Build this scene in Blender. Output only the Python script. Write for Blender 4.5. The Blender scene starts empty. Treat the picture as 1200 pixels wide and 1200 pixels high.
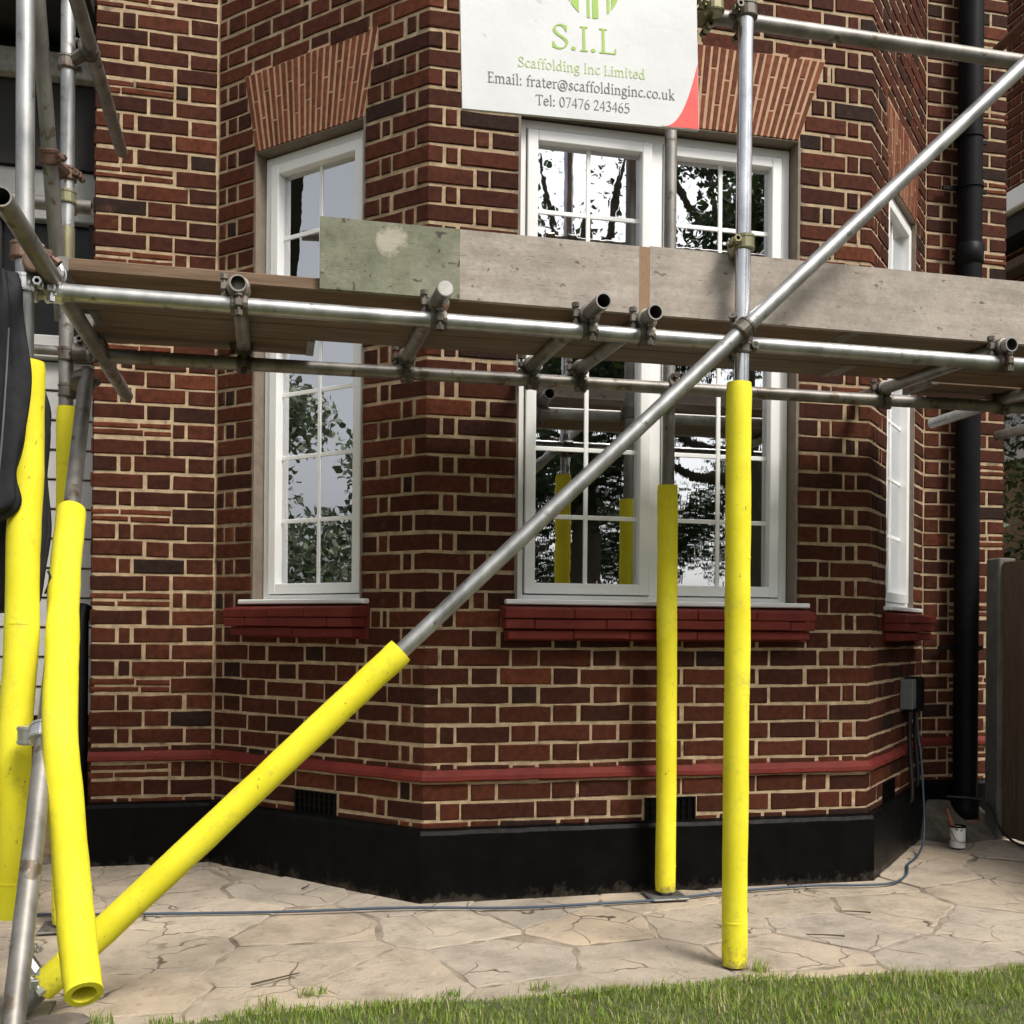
import bpy, math, random
import numpy as np
from mathutils import Vector, Matrix
R = math.radians
rng = random.Random(7)
S = bpy.context.scene
COL = S.collection

# ------------------------------------------------------------------ camera
CAMP = Vector((-.558, -3.9766, 1.0866)); YAW = .22398; ROLL = .008514; F = 1212.8
cd = bpy.data.cameras.new('camera'); cam = bpy.data.objects.new('camera', cd); COL.objects.link(cam)
cd.sensor_fit = 'HORIZONTAL'; cd.sensor_width = 36; cd.lens = 36 * F / 1200
cd.shift_y = (735.43 - 600) / 1200; cd.clip_start = .05; cd.clip_end = 600
cam.matrix_world = Matrix.Translation(CAMP) @ (Matrix.Rotation(-YAW, 4, 'Z') @ Matrix.Rotation(math.pi / 2, 4, 'X') @ Matrix.Rotation(ROLL, 4, 'Z'))
S.camera = cam
# ------------------------------------------------------------------ light
SUN_EL = R(51); SUN_AZ = math.atan2(.50, -.87)
W = bpy.data.worlds.new('World'); S.world = W; W.use_nodes = True
nt = W.node_tree; bg = nt.nodes['Background']
sky = nt.nodes.new('ShaderNodeTexSky'); sky.sky_type = 'NISHITA'; sky.sun_disc = False
sky.sun_elevation = SUN_EL; sky.sun_rotation = SUN_AZ; sky.air_density = 1.0; sky.dust_density = 4.0; sky.ozone_density = 1.0
hs = nt.nodes.new('ShaderNodeHueSaturation'); hs.inputs['Saturation'].default_value = .16
nt.links.new(sky.outputs[0], hs.inputs['Color']); nt.links.new(hs.outputs[0], bg.inputs['Color'])
bg.inputs['Strength'].default_value = .085
sd = bpy.data.lights.new('sun', 'SUN'); sd.energy = 1.5; sd.angle = R(18); sd.color = (1, .94, .85)
sun = bpy.data.objects.new('sun', sd); COL.objects.link(sun)
tosun = Vector((math.sin(SUN_AZ) * math.cos(SUN_EL), math.cos(SUN_AZ) * math.cos(SUN_EL), math.sin(SUN_EL)))
sun.rotation_euler = tosun.to_track_quat('Z', 'Y').to_euler(); sun.location = (6, -8, 12)
vs = S.view_settings; vs.view_transform = 'Standard'; vs.look = 'None'; vs.exposure = 1.25; vs.gamma = 1

# ------------------------------------------------------------------ materials
def _n(t, kind, **kw):
    n = t.nodes.new(kind)
    for k, v in kw.items(): setattr(n, k, v)
    return n
def ramp(t, fac, stops):
    r = _n(t, 'ShaderNodeValToRGB'); e = r.color_ramp.elements
    while len(e) < len(stops): e.new(.5)
    for q, (p, c) in zip(e, stops): q.position = p; q.color = (*c, 1)
    t.links.new(fac, r.inputs[0]); return r.outputs[0]
def noise(t, scale, detail=4, rough=.6, stretch=None, coord='world'):
    if coord == 'world': src = _n(t, 'ShaderNodeNewGeometry').outputs['Position']
    else: src = _n(t, 'ShaderNodeTexCoord').outputs['Object']
    if stretch:
        m = _n(t, 'ShaderNodeMapping'); m.inputs['Scale'].default_value = stretch
        t.links.new(src, m.inputs[0]); src = m.outputs[0]
    n = _n(t, 'ShaderNodeTexNoise'); n.inputs['Scale'].default_value = scale
    n.inputs['Detail'].default_value = detail; n.inputs['Roughness'].default_value = rough
    t.links.new(src, n.inputs['Vector']); return n.outputs['Fac']
def mixc(t, fac, a, b, mode='MIX'):
    m = _n(t, 'ShaderNodeMix', data_type='RGBA', blend_type=mode)
    for sock, v in ((m.inputs[0], fac), (m.inputs[6], a), (m.inputs[7], b)):
        if hasattr(v, 'is_output'): t.links.new(v, sock)
        elif isinstance(v, (int, float)): sock.default_value = v
        else: sock.default_value = (*v, 1)
    return m.outputs[2]
def bump(t, bs, h, strength, dist):
    b = _n(t, 'ShaderNodeBump'); b.inputs['Strength'].default_value = strength; b.inputs['Distance'].default_value = dist
    t.links.new(h, b.inputs['Height']); t.links.new(b.outputs[0], bs.inputs['Normal'])
def footmask(t, top, sc, thr, amt):
    sx = _n(t, 'ShaderNodeSeparateXYZ'); t.links.new(_n(t, 'ShaderNodeNewGeometry').outputs['Position'], sx.inputs[0])
    mr = _n(t, 'ShaderNodeMapRange'); mr.inputs[1].default_value = .02; mr.inputs[2].default_value = top; mr.inputs[3].default_value = .22; mr.inputs[4].default_value = -.25
    t.links.new(sx.outputs[2], mr.inputs[0])
    ad = _n(t, 'ShaderNodeMath', operation='ADD'); t.links.new(noise(t, sc, 7, .72), ad.inputs[0]); t.links.new(mr.outputs[0], ad.inputs[1])
    return ramp(t, ad.outputs[0], [(thr, (0, 0, 0)), (thr + .16, (amt, amt, amt))])
def newmat(name):
    m = bpy.data.materials.new(name); m.use_nodes = True
    return m, m.node_tree, m.node_tree.nodes['Principled BSDF']
def mat(name, c1, c2=None, rough=.7, metal=0, sc=12, stretch=None, bmp=0, bsc=None, bd=.002, stops=None, coord='world', spec=None, spot=None, rr=0):
    m, t, bs = newmat(name)
    bs.inputs['Roughness'].default_value = rough; bs.inputs['Metallic'].default_value = metal
    if spec is not None: bs.inputs['Specular IOR Level'].default_value = spec
    col = None
    if c2 or stops:
        f = noise(t, sc, 5, .62, stretch, coord)
        col = ramp(t, f, stops or [(.32, c1), (.68, c2)])
        if rr:
            mr = _n(t, 'ShaderNodeMapRange'); mr.inputs[3].default_value = rough - rr; mr.inputs[4].default_value = rough + rr
            t.links.new(f, mr.inputs[0]); t.links.new(mr.outputs[0], bs.inputs['Roughness'])
    if spot:
        thr, sc2, cc = spot
        f2 = noise(t, sc2, 3, .55, None, coord)
        k = ramp(t, f2, [(thr, (0, 0, 0)), (thr + .06, (1, 1, 1))])
        col = mixc(t, k, col if col else c1, cc)
    if col: t.links.new(col, bs.inputs['Base Color'])
    else: bs.inputs['Base Color'].default_value = (*c1, 1)
    if bmp: bump(t, bs, noise(t, bsc or sc * 3, 6, .65, stretch, coord), bmp, bd)
    return m
M = {}
def brickmat(name, stops, bmp=.5):
    m, t, bs = newmat(name)
    a = _n(t, 'ShaderNodeAttribute', attribute_name='tone')
    c = ramp(t, a.outputs['Fac'], stops)
    n1 = noise(t, 38, 5, .65); c = mixc(t, .75, c, ramp(t, n1, [(.3, (.40, .40, .41)), (.7, (1.45, 1.40, 1.35))]), 'MULTIPLY')
    n2 = noise(t, 16, 4, .6); k = ramp(t, n2, [(.64, (0, 0, 0)), (.80, (.22, .22, .22))])
    c = mixc(t, k, c, (.30, .16, .10))
    t.links.new(c, bs.inputs['Base Color']); bs.inputs['Roughness'].default_value = .82
    bs.inputs['Specular IOR Level'].default_value = .12
    bump(t, bs, noise(t, 130, 6, .7), bmp, .004); return m
M['brick'] = brickmat('red_brick', [(0, (.022, .0120, .0090)), (.12, (.027, .0128, .0092)), (.17, (.034, .0118, .0074)), (.5, (.055, .0165, .0088)), (.85, (.078, .0228, .0116)), (1, (.112, .033, .0155))])
M['tile'] = brickmat('arch_brick', [(0, (.11, .036, .020)), (1, (.18, .060, .033))], .4)
M['arch_mortar'] = mat('arch_mortar', (.33, .205, .12), (.45, .29, .18), .95, sc=26)
M['mortar'] = mat('mortar', (.27, .195, .115), (.47, .355, .225), .95, sc=26, bmp=.7, bsc=120, bd=.004, spot=(.64, 9, (.17, .125, .08)))
def plinthmat():
    m, t, bs = newmat('black_bitumen_paint'); bs.inputs['Specular IOR Level'].default_value = .08
    c = ramp(t, noise(t, 9, 5, .62), [(.3, (.0018, .0018, .0018)), (.7, (.0045, .0045, .0043))])
    c = mixc(t, footmask(t, .16, 15, .60, .55), c, (.075, .062, .048))
    c = mixc(t, ramp(t, noise(t, 48, 5, .7), [(.70, (0, 0, 0)), (.78, (.35, .35, .35))]), c, (.05, .045, .04))
    t.links.new(c, bs.inputs['Base Color']); bs.inputs['Roughness'].default_value = .36
    bump(t, bs, noise(t, 22, 7, .68, (1, 1, .5)), .6, .008); return m
M['plinth'] = plinthmat()
M['redpaint'] = mat('red_masonry_paint', (.105, .0185, .0145), (.155, .028, .0215), .6, sc=14, spec=.12, bmp=.35, bsc=60, spot=(.7, 30, (.22, .06, .045)))
M['upvc'] = mat('white_upvc', (.80, .80, .79), (.84, .84, .83), .35, sc=6)
M['render'] = mat('brown_reveal_render', (.155, .125, .095), (.215, .175, .135), .9, sc=18, bmp=.4, bsc=80)
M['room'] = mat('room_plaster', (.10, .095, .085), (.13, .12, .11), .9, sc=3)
M['iron'] = mat('black_pipe', (.004, .004, .0045), (.008, .008, .009), .45, sc=10, bmp=.15, bsc=40, spec=.1)
def steel(name, a, b, rough, metal, spot=None):
    return mat(name, a, b, rough, metal, sc=11, stretch=(1, 1, .5), bmp=.12, bsc=60, bd=.001, spot=spot, rr=.12)
M['steel_new'] = steel('galvanised_new', (.38, .39, .41), (.74, .75, .77), .24, .95)
M['steel'] = steel('galvanised_grey', (.24, .24, .235), (.46, .46, .45), .42, .8, (.63, 22, (.20, .19, .17)))
M['steel_old'] = steel('galvanised_weathered', (.15, .14, .125), (.31, .295, .27), .50, .65, (.60, 18, (.13, .10, .07)))
M['steel_in'] = mat('tube_inside', (.05, .045, .04), (.10, .085, .07), .8, .3)
M['coupler'] = steel('coupler_dark', (.08, .07, .06), (.20, .18, .15), .5, .7, (.6, 30, (.16, .07, .04)))
M['coupler_z'] = steel('coupler_zinc_yellow', (.17, .155, .085), (.31, .29, .18), .4, .7)
M['coupler_r'] = steel('coupler_rusty', (.10, .055, .038), (.19, .12, .085), .6, .5)
M['coupler_s'] = steel('coupler_silver', (.45, .45, .44), (.75, .75, .74), .3, .85)
def foammat():
    m, t, bs = newmat('yellow_foam'); bs.inputs['Roughness'].default_value = .7; bs.inputs['Specular IOR Level'].default_value = .2
    c = ramp(t, noise(t, 5, 5, .6), [(.3, (.70, .61, .018)), (.7, (.82, .75, .045))])
    c = mixc(t, ramp(t, noise(t, 21, 6, .72), [(.56, (0, 0, 0)), (.74, (.6, .6, .6))]), c, (.45, .40, .06))
    c = mixc(t, ramp(t, noise(t, 75, 3, .6, (1, 1, .45)), [(.70, (0, 0, 0)), (.74, (.8, .8, .8))]), c, (.16, .14, .05))
    c = mixc(t, ramp(t, noise(t, 7, 8, .75), [(.58, (0, 0, 0)), (.70, (.5, .5, .5))]), c, (.40, .35, .10))
    c = mixc(t, footmask(t, .24, 26, .58, .75), c, (.20, .165, .075))
    t.links.new(c, bs.inputs['Base Color']); bump(t, bs, noise(t, 60, 8, .7), .35, .003); return m
M['foam'] = foammat()
wst = (1.3, 16, 16)
M['board'] = mat('scaffold_plank', None, rough=.85, sc=3.2, stretch=wst, stops=[(.25, (.07, .05, .035)), (.5, (.135, .10, .07)), (.75, (.20, .155, .115))], bmp=.35, bsc=9, spot=(.70, 9, (.13, .10, .08)))
M['board_brown'] = mat('scaffold_plank_brown', None, rough=.85, sc=3.2, stretch=wst, stops=[(.25, (.075, .045, .027)), (.5, (.14, .088, .052)), (.75, (.21, .135, .085))], bmp=.35, bsc=9)
def toemat(name, stops, st, knot, dirt, patch=None):
    m, t, bs = newmat(name); bs.inputs['Roughness'].default_value = .88; bs.inputs['Specular IOR Level'].default_value = .2
    c = ramp(t, noise(t, 2.2, 6, .65, st), stops)
    c = mixc(t, .8, c, ramp(t, noise(t, 3.5, 6, .7), [(.3, (.62, .61, .60)), (.55, (1.0, 1.0, 1.0)), (.75, (1.18, 1.16, 1.13))]), 'MULTIPLY')
    c = mixc(t, .6, c, ramp(t, noise(t, 55, 6, .75), [(.3, (.72, .70, .68)), (.6, (1.06, 1.05, 1.04))]), 'MULTIPLY')
    c = mixc(t, ramp(t, noise(t, 34, 3, .6, (.6, 1, 1)), [(.66, (0, 0, 0)), (.70, (.85, .85, .85))]), c, dirt)
    c = mixc(t, ramp(t, noise(t, 6.5, 5, .7), [(.66, (0, 0, 0)), (.71, (.9, .9, .9))]), c, knot)
    c = mixc(t, ramp(t, noise(t, 90, 2, .5, (.25, 1, 3)), [(.70, (0, 0, 0)), (.73, (.8, .8, .8))]), c, dirt)
    if patch:       # paint worn through to bare timber
        vd = _n(t, 'ShaderNodeVectorMath', operation='DISTANCE'); vd.inputs[1].default_value = patch
        t.links.new(_n(t, 'ShaderNodeNewGeometry').outputs['Position'], vd.inputs[0])
        ad = _n(t, 'ShaderNodeMath', operation='MULTIPLY_ADD'); ad.inputs[1].default_value = .11; t.links.new(noise(t, 24, 6, .7), ad.inputs[0]); t.links.new(vd.outputs['Value'], ad.inputs[2])
        c = mixc(t, ramp(t, ad.outputs[0], [(.085, (1, 1, 1)), (.105, (0, 0, 0))]), c, (.37, .34, .27))
        c = mixc(t, ramp(t, noise(t, 30, 4, .6, (1, 1, .5)), [(.64, (0, 0, 0)), (.67, (.8, .8, .8))]), c, (.06, .05, .04))
    t.links.new(c, bs.inputs['Base Color']); bump(t, bs, noise(t, 40, 8, .75, (.4, 1, 1)), .6, .004); return m
M['board_grey'] = toemat('toe_board_grey', [(.2, (.27, .235, .20)), (.5, (.38, .335, .295)), (.8, (.47, .425, .38))], (.8, 9, 9), (.25, .205, .165), (.12, .095, .075))
M['board_green'] = toemat('toe_board_green', [(.25, (.145, .15, .105)), (.5, (.215, .22, .16)), (.8, (.31, .305, .235))], (4, 4, 4), (.36, .33, .26), (.07, .065, .05), (-.235, -.862, 2.245))
M['band'] = mat('toe_board_band', (.20, .12, .065), (.29, .185, .11), .8, sc=20, stretch=(20, 4, 2))
M['sign'] = mat('sign_white', (.53, .54, .55), (.61, .62, .63), .4, sc=3, spot=(.69, 26, (.42, .42, .41)), bmp=.12, bsc=3, bd=.02)
M['ink_green'] = mat('ink_green', (.24, .40, .03), (.28, .45, .05), .5)
M['ink_pale'] = mat('ink_pale_green', (.37, .49, .17), (.42, .54, .22), .5)
M['ink_grey'] = mat('ink_grey', (.075, .075, .085), (.11, .11, .12), .5)
M['ink_red'] = mat('ink_red', (.62, .035, .03), (.72, .06, .045), .45, spot=(.71, 40, (.75, .5, .47)))
M['stone'] = None
def stonemat():
    m, t, bs = newmat('paving_stone')
    oi = _n(t, 'ShaderNodeObjectInfo')
    c = ramp(t, oi.outputs['Random'], [(0, (.40, .345, .275)), (.35, (.50, .425, .335)), (.65, (.53, .435, .33)), (.85, (.43, .38, .32)), (1, (.55, .475, .38))])
    c = mixc(t, .8, c, ramp(t, noise(t, 4.5, 8, .68), [(.28, (.52, .50, .48)), (.5, (.95, .94, .93)), (.72, (1.2, 1.15, 1.08))]), 'MULTIPLY')
    c = mixc(t, ramp(t, noise(t, 24, 5, .7), [(.58, (0, 0, 0)), (.72, (.7, .7, .7))]), c, (.22, .18, .14))
    c = mixc(t, ramp(t, noise(t, 1.7, 6, .7), [(.52, (0, 0, 0)), (.68, (.45, .45, .45))]), c, (.27, .235, .19))
    # hairline cracks
    pos = _n(t, 'ShaderNodeNewGeometry').outputs['Position']; nz = _n(t, 'ShaderNodeTexNoise'); nz.inputs['Scale'].default_value = 3.5; nz.inputs['Detail'].default_value = 3; t.links.new(pos, nz.inputs['Vector'])
    wv = _n(t, 'ShaderNodeMix', data_type='RGBA', blend_type='LINEAR_LIGHT'); wv.inputs[0].default_value = .13; t.links.new(pos, wv.inputs[6]); t.links.new(nz.outputs['Color'], wv.inputs[7])
    vo = _n(t, 'ShaderNodeTexVoronoi', feature='DISTANCE_TO_EDGE'); vo.inputs['Scale'].default_value = 3.1; t.links.new(wv.outputs[2], vo.inputs['Vector'])
    ck = ramp(t, vo.outputs['Distance'], [(.003, (1, 1, 1)), (.012, (0, 0, 0))]); msk = ramp(t, noise(t, 2.3, 3, .6), [(.47, (0, 0, 0)), (.56, (1, 1, 1))])
    ck = mixc(t, 1, ck, msk, 'MULTIPLY'); c = mixc(t, ck, c, (.10, .075, .055))
    t.links.new(c, bs.inputs['Base Color']); bs.inputs['Roughness'].default_value = .88; bs.inputs['Specular IOR Level'].default_value = .25
    bump(t, bs, noise(t, 11, 12, .74), .9, .022); return m
M['stone'] = stonemat()
M['bed'] = mat('paving_mortar', None, rough=.95, sc=7, stops=[(.28, (.10, .075, .055)), (.5, (.26, .215, .165)), (.75, (.40, .345, .28))], bmp=.7, bsc=60, bd=.006)
M['soil'] = mat('lawn_soil', (.05, .055, .02), (.10, .11, .04), .95, sc=14, bmp=.6, bsc=50, bd=.01)
M['ground'] = mat('ground_grass', (.05, .075, .02), (.085, .11, .035), .95, sc=3)
def leafmat(name, stops, tr=.25):
    m, t, bs = newmat(name)
    a = _n(t, 'ShaderNodeAttribute', attribute_name='tone')
    c = ramp(t, a.outputs['Fac'], stops); t.links.new(c, bs.inputs['Base Color']); bs.inputs['Roughness'].default_value = .55
    tl = _n(t, 'ShaderNodeBsdfTranslucent'); t.links.new(c, tl.inputs[0])
    mx = _n(t, 'ShaderNodeMixShader'); mx.inputs[0].default_value = tr
    t.links.new(bs.outputs[0], mx.inputs[1]); t.links.new(tl.outputs[0], mx.inputs[2])
    t.links.new(mx.outputs[0], t.nodes['Material Output'].inputs[0]); return m
M['grass'] = leafmat('grass_blade', [(0, (.09, .175, .017)), (.5, (.20, .31, .034)), (.82, (.29, .36, .065)), (1, (.46, .39, .19))], .35)
M['leaf'] = leafmat('leaf', [(0, (.015, .028, .008)), (.6, (.035, .06, .016)), (1, (.07, .105, .03))])
M['leaf_light'] = leafmat('leaf_pale', [(0, (.07, .085, .05)), (.6, (.14, .17, .10)), (1, (.25, .28, .19))])
M['bark'] = mat('bark', (.06, .045, .033), (.13, .10, .075), .95, sc=9, stretch=(1, 1, .2), bmp=.7, bsc=30, bd=.02)
M['fence'] = mat('fence_timber', (.075, .050, .032), (.13, .09, .06), .9, sc=6, stretch=(12, 12, 1), bmp=.4, bsc=14)
M['post'] = mat('fence_post', (.09, .087, .078), (.15, .145, .13), .9, sc=12, bmp=.4)
M['clad'] = mat('white_cladding', (.36, .355, .34), (.43, .425, .41), .5, sc=5)
M['dark'] = mat('dark_timber_and_shade', (.010, .009, .009), (.022, .02, .018), .8, sc=8)  # near-black timber, also painted in for the shade of the left recess
M['concrete'] = mat('concrete', (.24, .235, .22), (.42, .41, .39), .95, sc=30, bmp=.7, bsc=90, bd=.006)
M['cloth'] = mat('black_fabric', (.008, .008, .0095), (.018, .018, .021), .75, sc=24, bmp=.3, bsc=220, spec=.3)
M['seam'] = mat('grey_piping', (.10, .10, .11), (.14, .14, .15), .7)
M['boxgrey'] = mat('box_grey', (.11, .12, .125), (.15, .16, .165), .5)
M['blue'] = mat('blue_cable', (.03, .05, .08), (.045, .075, .11), .55)
M['blackcable'] = mat('black_cable', (.008, .008, .008), (.015, .015, .015), .5)
M['tin'] = mat('white_tin', (.62, .62, .60), (.74, .74, .72), .35, sc=14, spot=(.62, 26, (.10, .10, .10)))
M['handle'] = mat('brush_handle', (.16, .06, .025), (.22, .09, .04), .5)
M['twig'] = mat('twig', (.05, .035, .025), (.09, .065, .045), .9)
M['frosted'] = mat('patterned_glass', None, rough=.25, sc=60, stops=[(.42, (.05, .055, .06)), (.52, (.45, .47, .48))])
def glassmat(name='window_glass', rg=.008, bs_=.035, sc=5, st=None):
    m = bpy.data.materials.new(name); m.use_nodes = True; t = m.node_tree; t.nodes.clear()
    o = _n(t, 'ShaderNodeOutputMaterial'); mx = _n(t, 'ShaderNodeMixShader'); tr = _n(t, 'ShaderNodeBsdfTransparent'); gl = _n(t, 'ShaderNodeBsdfGlossy')
    tr.inputs[0].default_value = (.80, .84, .83, 1); gl.inputs['Roughness'].default_value = rg; gl.inputs[0].default_value = (.95, .97, 1, 1)
    lw = _n(t, 'ShaderNodeFresnel'); lw.inputs[0].default_value = 2.1
    mr = _n(t, 'ShaderNodeMath', operation='MULTIPLY_ADD'); mr.inputs[1].default_value = 1.2; mr.inputs[2].default_value = .44; mr.use_clamp = True
    b = _n(t, 'ShaderNodeBump'); b.inputs['Strength'].default_value = bs_; b.inputs['Distance'].default_value = .01
    t.links.new(noise(t, sc, 3, .55, st), b.inputs['Height']); t.links.new(b.outputs[0], gl.inputs['Normal'])
    t.links.new(lw.outputs[0], mr.inputs[0]); t.links.new(mr.outputs[0], mx.inputs[0])
    t.links.new(tr.outputs[0], mx.inputs[1]); t.links.new(gl.outputs[0], mx.inputs[2]); t.links.new(mx.outputs[0], o.inputs[0]); return m
M['glass'] = glassmat(); M['glass_wet'] = glassmat('window_glass_streaked', .006, .011, 1, (26, 26, 6))

# ------------------------------------------------------------------ mesh builder
ORG = {}
class MB:
    def __init__(s): s.v = []; s.f = []; s.t = []; s.m = []; s.sm = []
    def add(s, vs, fs, tone=None, mi=0, smooth=False):
        o = len(s.v); s.v += [tuple(p) for p in vs]
        for f in fs: s.f.append([i + o for i in f]); s.t.append(.5 if tone is None else tone); s.m.append(mi); s.sm.append(smooth)
    def box(s, a, b, mi=0, bev=0, tone=None):
        s.hexa([(x, y, z) for z in (a[2], b[2]) for (x, y) in ((a[0], a[1]), (b[0], a[1]), (b[0], b[1]), (a[0], b[1]))], mi, tone, bev)
    def hexa(s, p, mi=0, tone=None, bev=0):
        # p: 4 bottom (ccw) + 4 top
        if not bev:
            s.add(p, [(3, 2, 1, 0), (4, 5, 6, 7), (0, 1, 5, 4), (1, 2, 6, 5), (2, 3, 7, 6), (3, 0, 4, 7)], tone, mi); return
        P = [Vector(q) for q in p]
        F_ = [(3, 2, 1, 0), (4, 5, 6, 7), (0, 1, 5, 4), (1, 2, 6, 5), (2, 3, 7, 6), (3, 0, 4, 7)]
        V = []; idx = {}
        for fi, f in enumerate(F_):
            for j, i in enumerate(f):
                a = P[i]; n1 = P[f[(j + 1) % 4]] - a; n2 = P[f[(j - 1) % 4]] - a
                idx[(fi, i)] = len(V); V.append(a + n1.normalized() * min(bev, n1.length * .45) + n2.normalized() * min(bev, n2.length * .45))
        fs = [tuple(idx[(fi, i)] for i in f) for fi, f in enumerate(F_)]
        ed = {}
        for fi, f in enumerate(F_):
            for j in range(4): ed.setdefault(frozenset((f[j], f[(j + 1) % 4])), []).append((fi, f[j], f[(j + 1) % 4]))
        for (e1, e2) in ed.values(): fs.append((idx[(e1[0], e1[2])], idx[(e1[0], e1[1])], idx[(e2[0], e2[2])], idx[(e2[0], e2[1])]))
        for i in range(8):
            q = [fi for fi, f in enumerate(F_) if i in f]
            c = [idx[(fi, i)] for fi in q]
            n = (V[c[1]] - V[c[0]]).cross(V[c[2]] - V[c[0]]); ctr = sum(P, Vector()) / 8
            if n.dot(V[c[0]] - ctr) < 0: c.reverse()
            fs.append(tuple(c))
        s.add(V, fs, tone, mi)
    def tube(s, pts, r, seg=16, mi=0, caps=True, smooth=True, inner=None, mi_in=None, tone=None):
        P = [Vector(p) for p in pts]; n = len(P); rr = r if hasattr(r, '__len__') else [r] * n
        ri = None if inner is None else (inner if hasattr(inner, '__len__') else [inner] * n)
        T = []
        for i in range(n):
            d = P[min(i + 1, n - 1)] - P[max(i - 1, 0)]; T.append(d.normalized())
        up = Vector((0, 0, 1)) if abs(T[0].z) < .9 else Vector((1, 0, 0))
        a = T[0].cross(up).normalized(); V = []; FR = []
        for i in range(n):
            a = (a - T[i] * a.dot(T[i])).normalized(); b = T[i].cross(a); FR.append((a.copy(), b))
            for j in range(seg):
                t = 2 * math.pi * j / seg; V.append(P[i] + (a * math.cos(t) + b * math.sin(t)) * rr[i])
        fs = [(i * seg + j, i * seg + (j + 1) % seg, (i + 1) * seg + (j + 1) % seg, (i + 1) * seg + j) for i in range(n - 1) for j in range(seg)]
        s.add(V, fs, tone, mi, smooth)
        if inner is not None:
            V2 = []
            for i in range(n):
                a, b = FR[i]
                for j in range(seg):
                    t = 2 * math.pi * j / seg; V2.append(P[i] + (a * math.cos(t) + b * math.sin(t)) * ri[i])
            f2 = [(i * seg + j, (i + 1) * seg + j, (i + 1) * seg + (j + 1) % seg, i * seg + (j + 1) % seg) for i in range(n - 1) for j in range(seg)]
            s.add(V2, f2, tone, mi if mi_in is None else mi_in, smooth)
            for i, fl in ((0, 1), (n - 1, 0)):
                ring = V[i * seg:(i + 1) * seg] + V2[i * seg:(i + 1) * seg]
                q = [((j + 1) % seg, j, seg + j, seg + (j + 1) % seg) for j in range(seg)]
                s.add(ring, q if fl else [tuple(reversed(w)) for w in q], tone, mi)
        elif caps:
            s.add(V[:seg], [tuple(reversed(range(seg)))], tone, mi); s.add(V[-seg:], [tuple(range(seg))], tone, mi)
    def build(s, name, mats, parent=None, origin=None, kind=None):
        mats = mats if isinstance(mats, (list, tuple)) else [mats]
        A = np.array(s.v, float)
        if origin is None:
            lo, hi = A.min(0), A.max(0); origin = ((lo[0] + hi[0]) / 2, (lo[1] + hi[1]) / 2, lo[2])
        me = bpy.data.meshes.new(name); me.from_pydata((A - np.array(origin)).tolist(), [], s.f)
        for m_ in mats: me.materials.append(m_)
        if len(mats) > 1: me.polygons.foreach_set('material_index', s.m)
        me.polygons.foreach_set('use_smooth', s.sm)
        at = me.attributes.new('tone', 'FLOAT', 'FACE'); at.data.foreach_set('value', s.t)
        me.update()
        o = bpy.data.objects.new(name, me); COL.objects.link(o); place(o, origin, parent)
        if kind: o['kind'] = kind
        return o
def place(o, origin, parent):
    ORG[o.name] = Vector(origin)
    if parent: o.parent = parent; o.location = Vector(origin) - ORG[parent.name]
    else: o.location = origin
def thing(name, label, cat, loc, group=None):
    o = bpy.data.objects.new(name, None); COL.objects.link(o); o.empty_display_size = .1; place(o, loc, None)
    return tag(o, label, cat, group)
def tag(o, label, cat, group=None):
    o['label'] = label; o['category'] = cat
    if group: o['group'] = group
    return o
def smooth_path(pts, k=8):
    P = [Vector(p) for p in pts]; out = []
    for i in range(len(P) - 1):
        a, b, c, d = P[max(i - 1, 0)], P[i], P[i + 1], P[min(i + 2, len(P) - 1)]
        for j in range(k):
            t = j / k; out.append(.5 * ((2 * b) + (c - a) * t + (2 * a - 5 * b + 4 * c - d) * t * t + (3 * b - a - 3 * c + d) * t ** 3))
    out.append(P[-1]); return out
# pixel of a world point, used only to decide which bricks show largest
CR = Vector((math.cos(YAW), -math.sin(YAW), 0)); CD = Vector((math.sin(YAW), math.cos(YAW), 0))
def pix(p):
    v = Vector(p) - CAMP; z = v.dot(CD); return 600 + F * v.dot(CR) / z, 735 - F * v.z / z

# ================================================================== ground
def gz(y): return .012 + .022 * min(1, max(0, (y + 1) / 1.6))
g = MB(); g.add([(-150, -150, -.06), (150, -150, -.06), (150, 150, -.06), (-150, 150, -.06)], [(0, 1, 2, 3)])
g.build('ground', M['ground'], kind='structure')
def ledge(x): return -1.045 - .02 * math.sin(x * 1.7) - .013 * math.sin(x * 5.3 + 1) - .012 * math.sin(x * 13)- .11 * (x > .9) * (x - .9) + (-.10 * max(0, -.35 - x))
pv = MB(); xs = np.linspace(-5, 5.5, 60); ys = np.linspace(-1.3, 4.2, 40)
pv.add([(x, y, gz(y) - .003) for y in ys for x in xs], [(j * 60 + i, j * 60 + i + 1, (j + 1) * 60 + i + 1, (j + 1) * 60 + i) for j in range(39) for i in range(59)], smooth=True)
pave = pv.build('pavement', M['bed'], kind='structure')
lw = MB(); xs = np.linspace(-9, 9, 160)
lw.add([(x, ledge(x), -.01) for x in xs] + [(x, ledge(x) - .03, .022) for x in xs] + [(x, -11, .02) for x in xs], [(j * 160 + i + 1, j * 160 + i, (j + 1) * 160 + i, (j + 1) * 160 + i + 1) for j in range(2) for i in range(159)])
lw.build('lawn', M['soil'], kind='structure')
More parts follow.
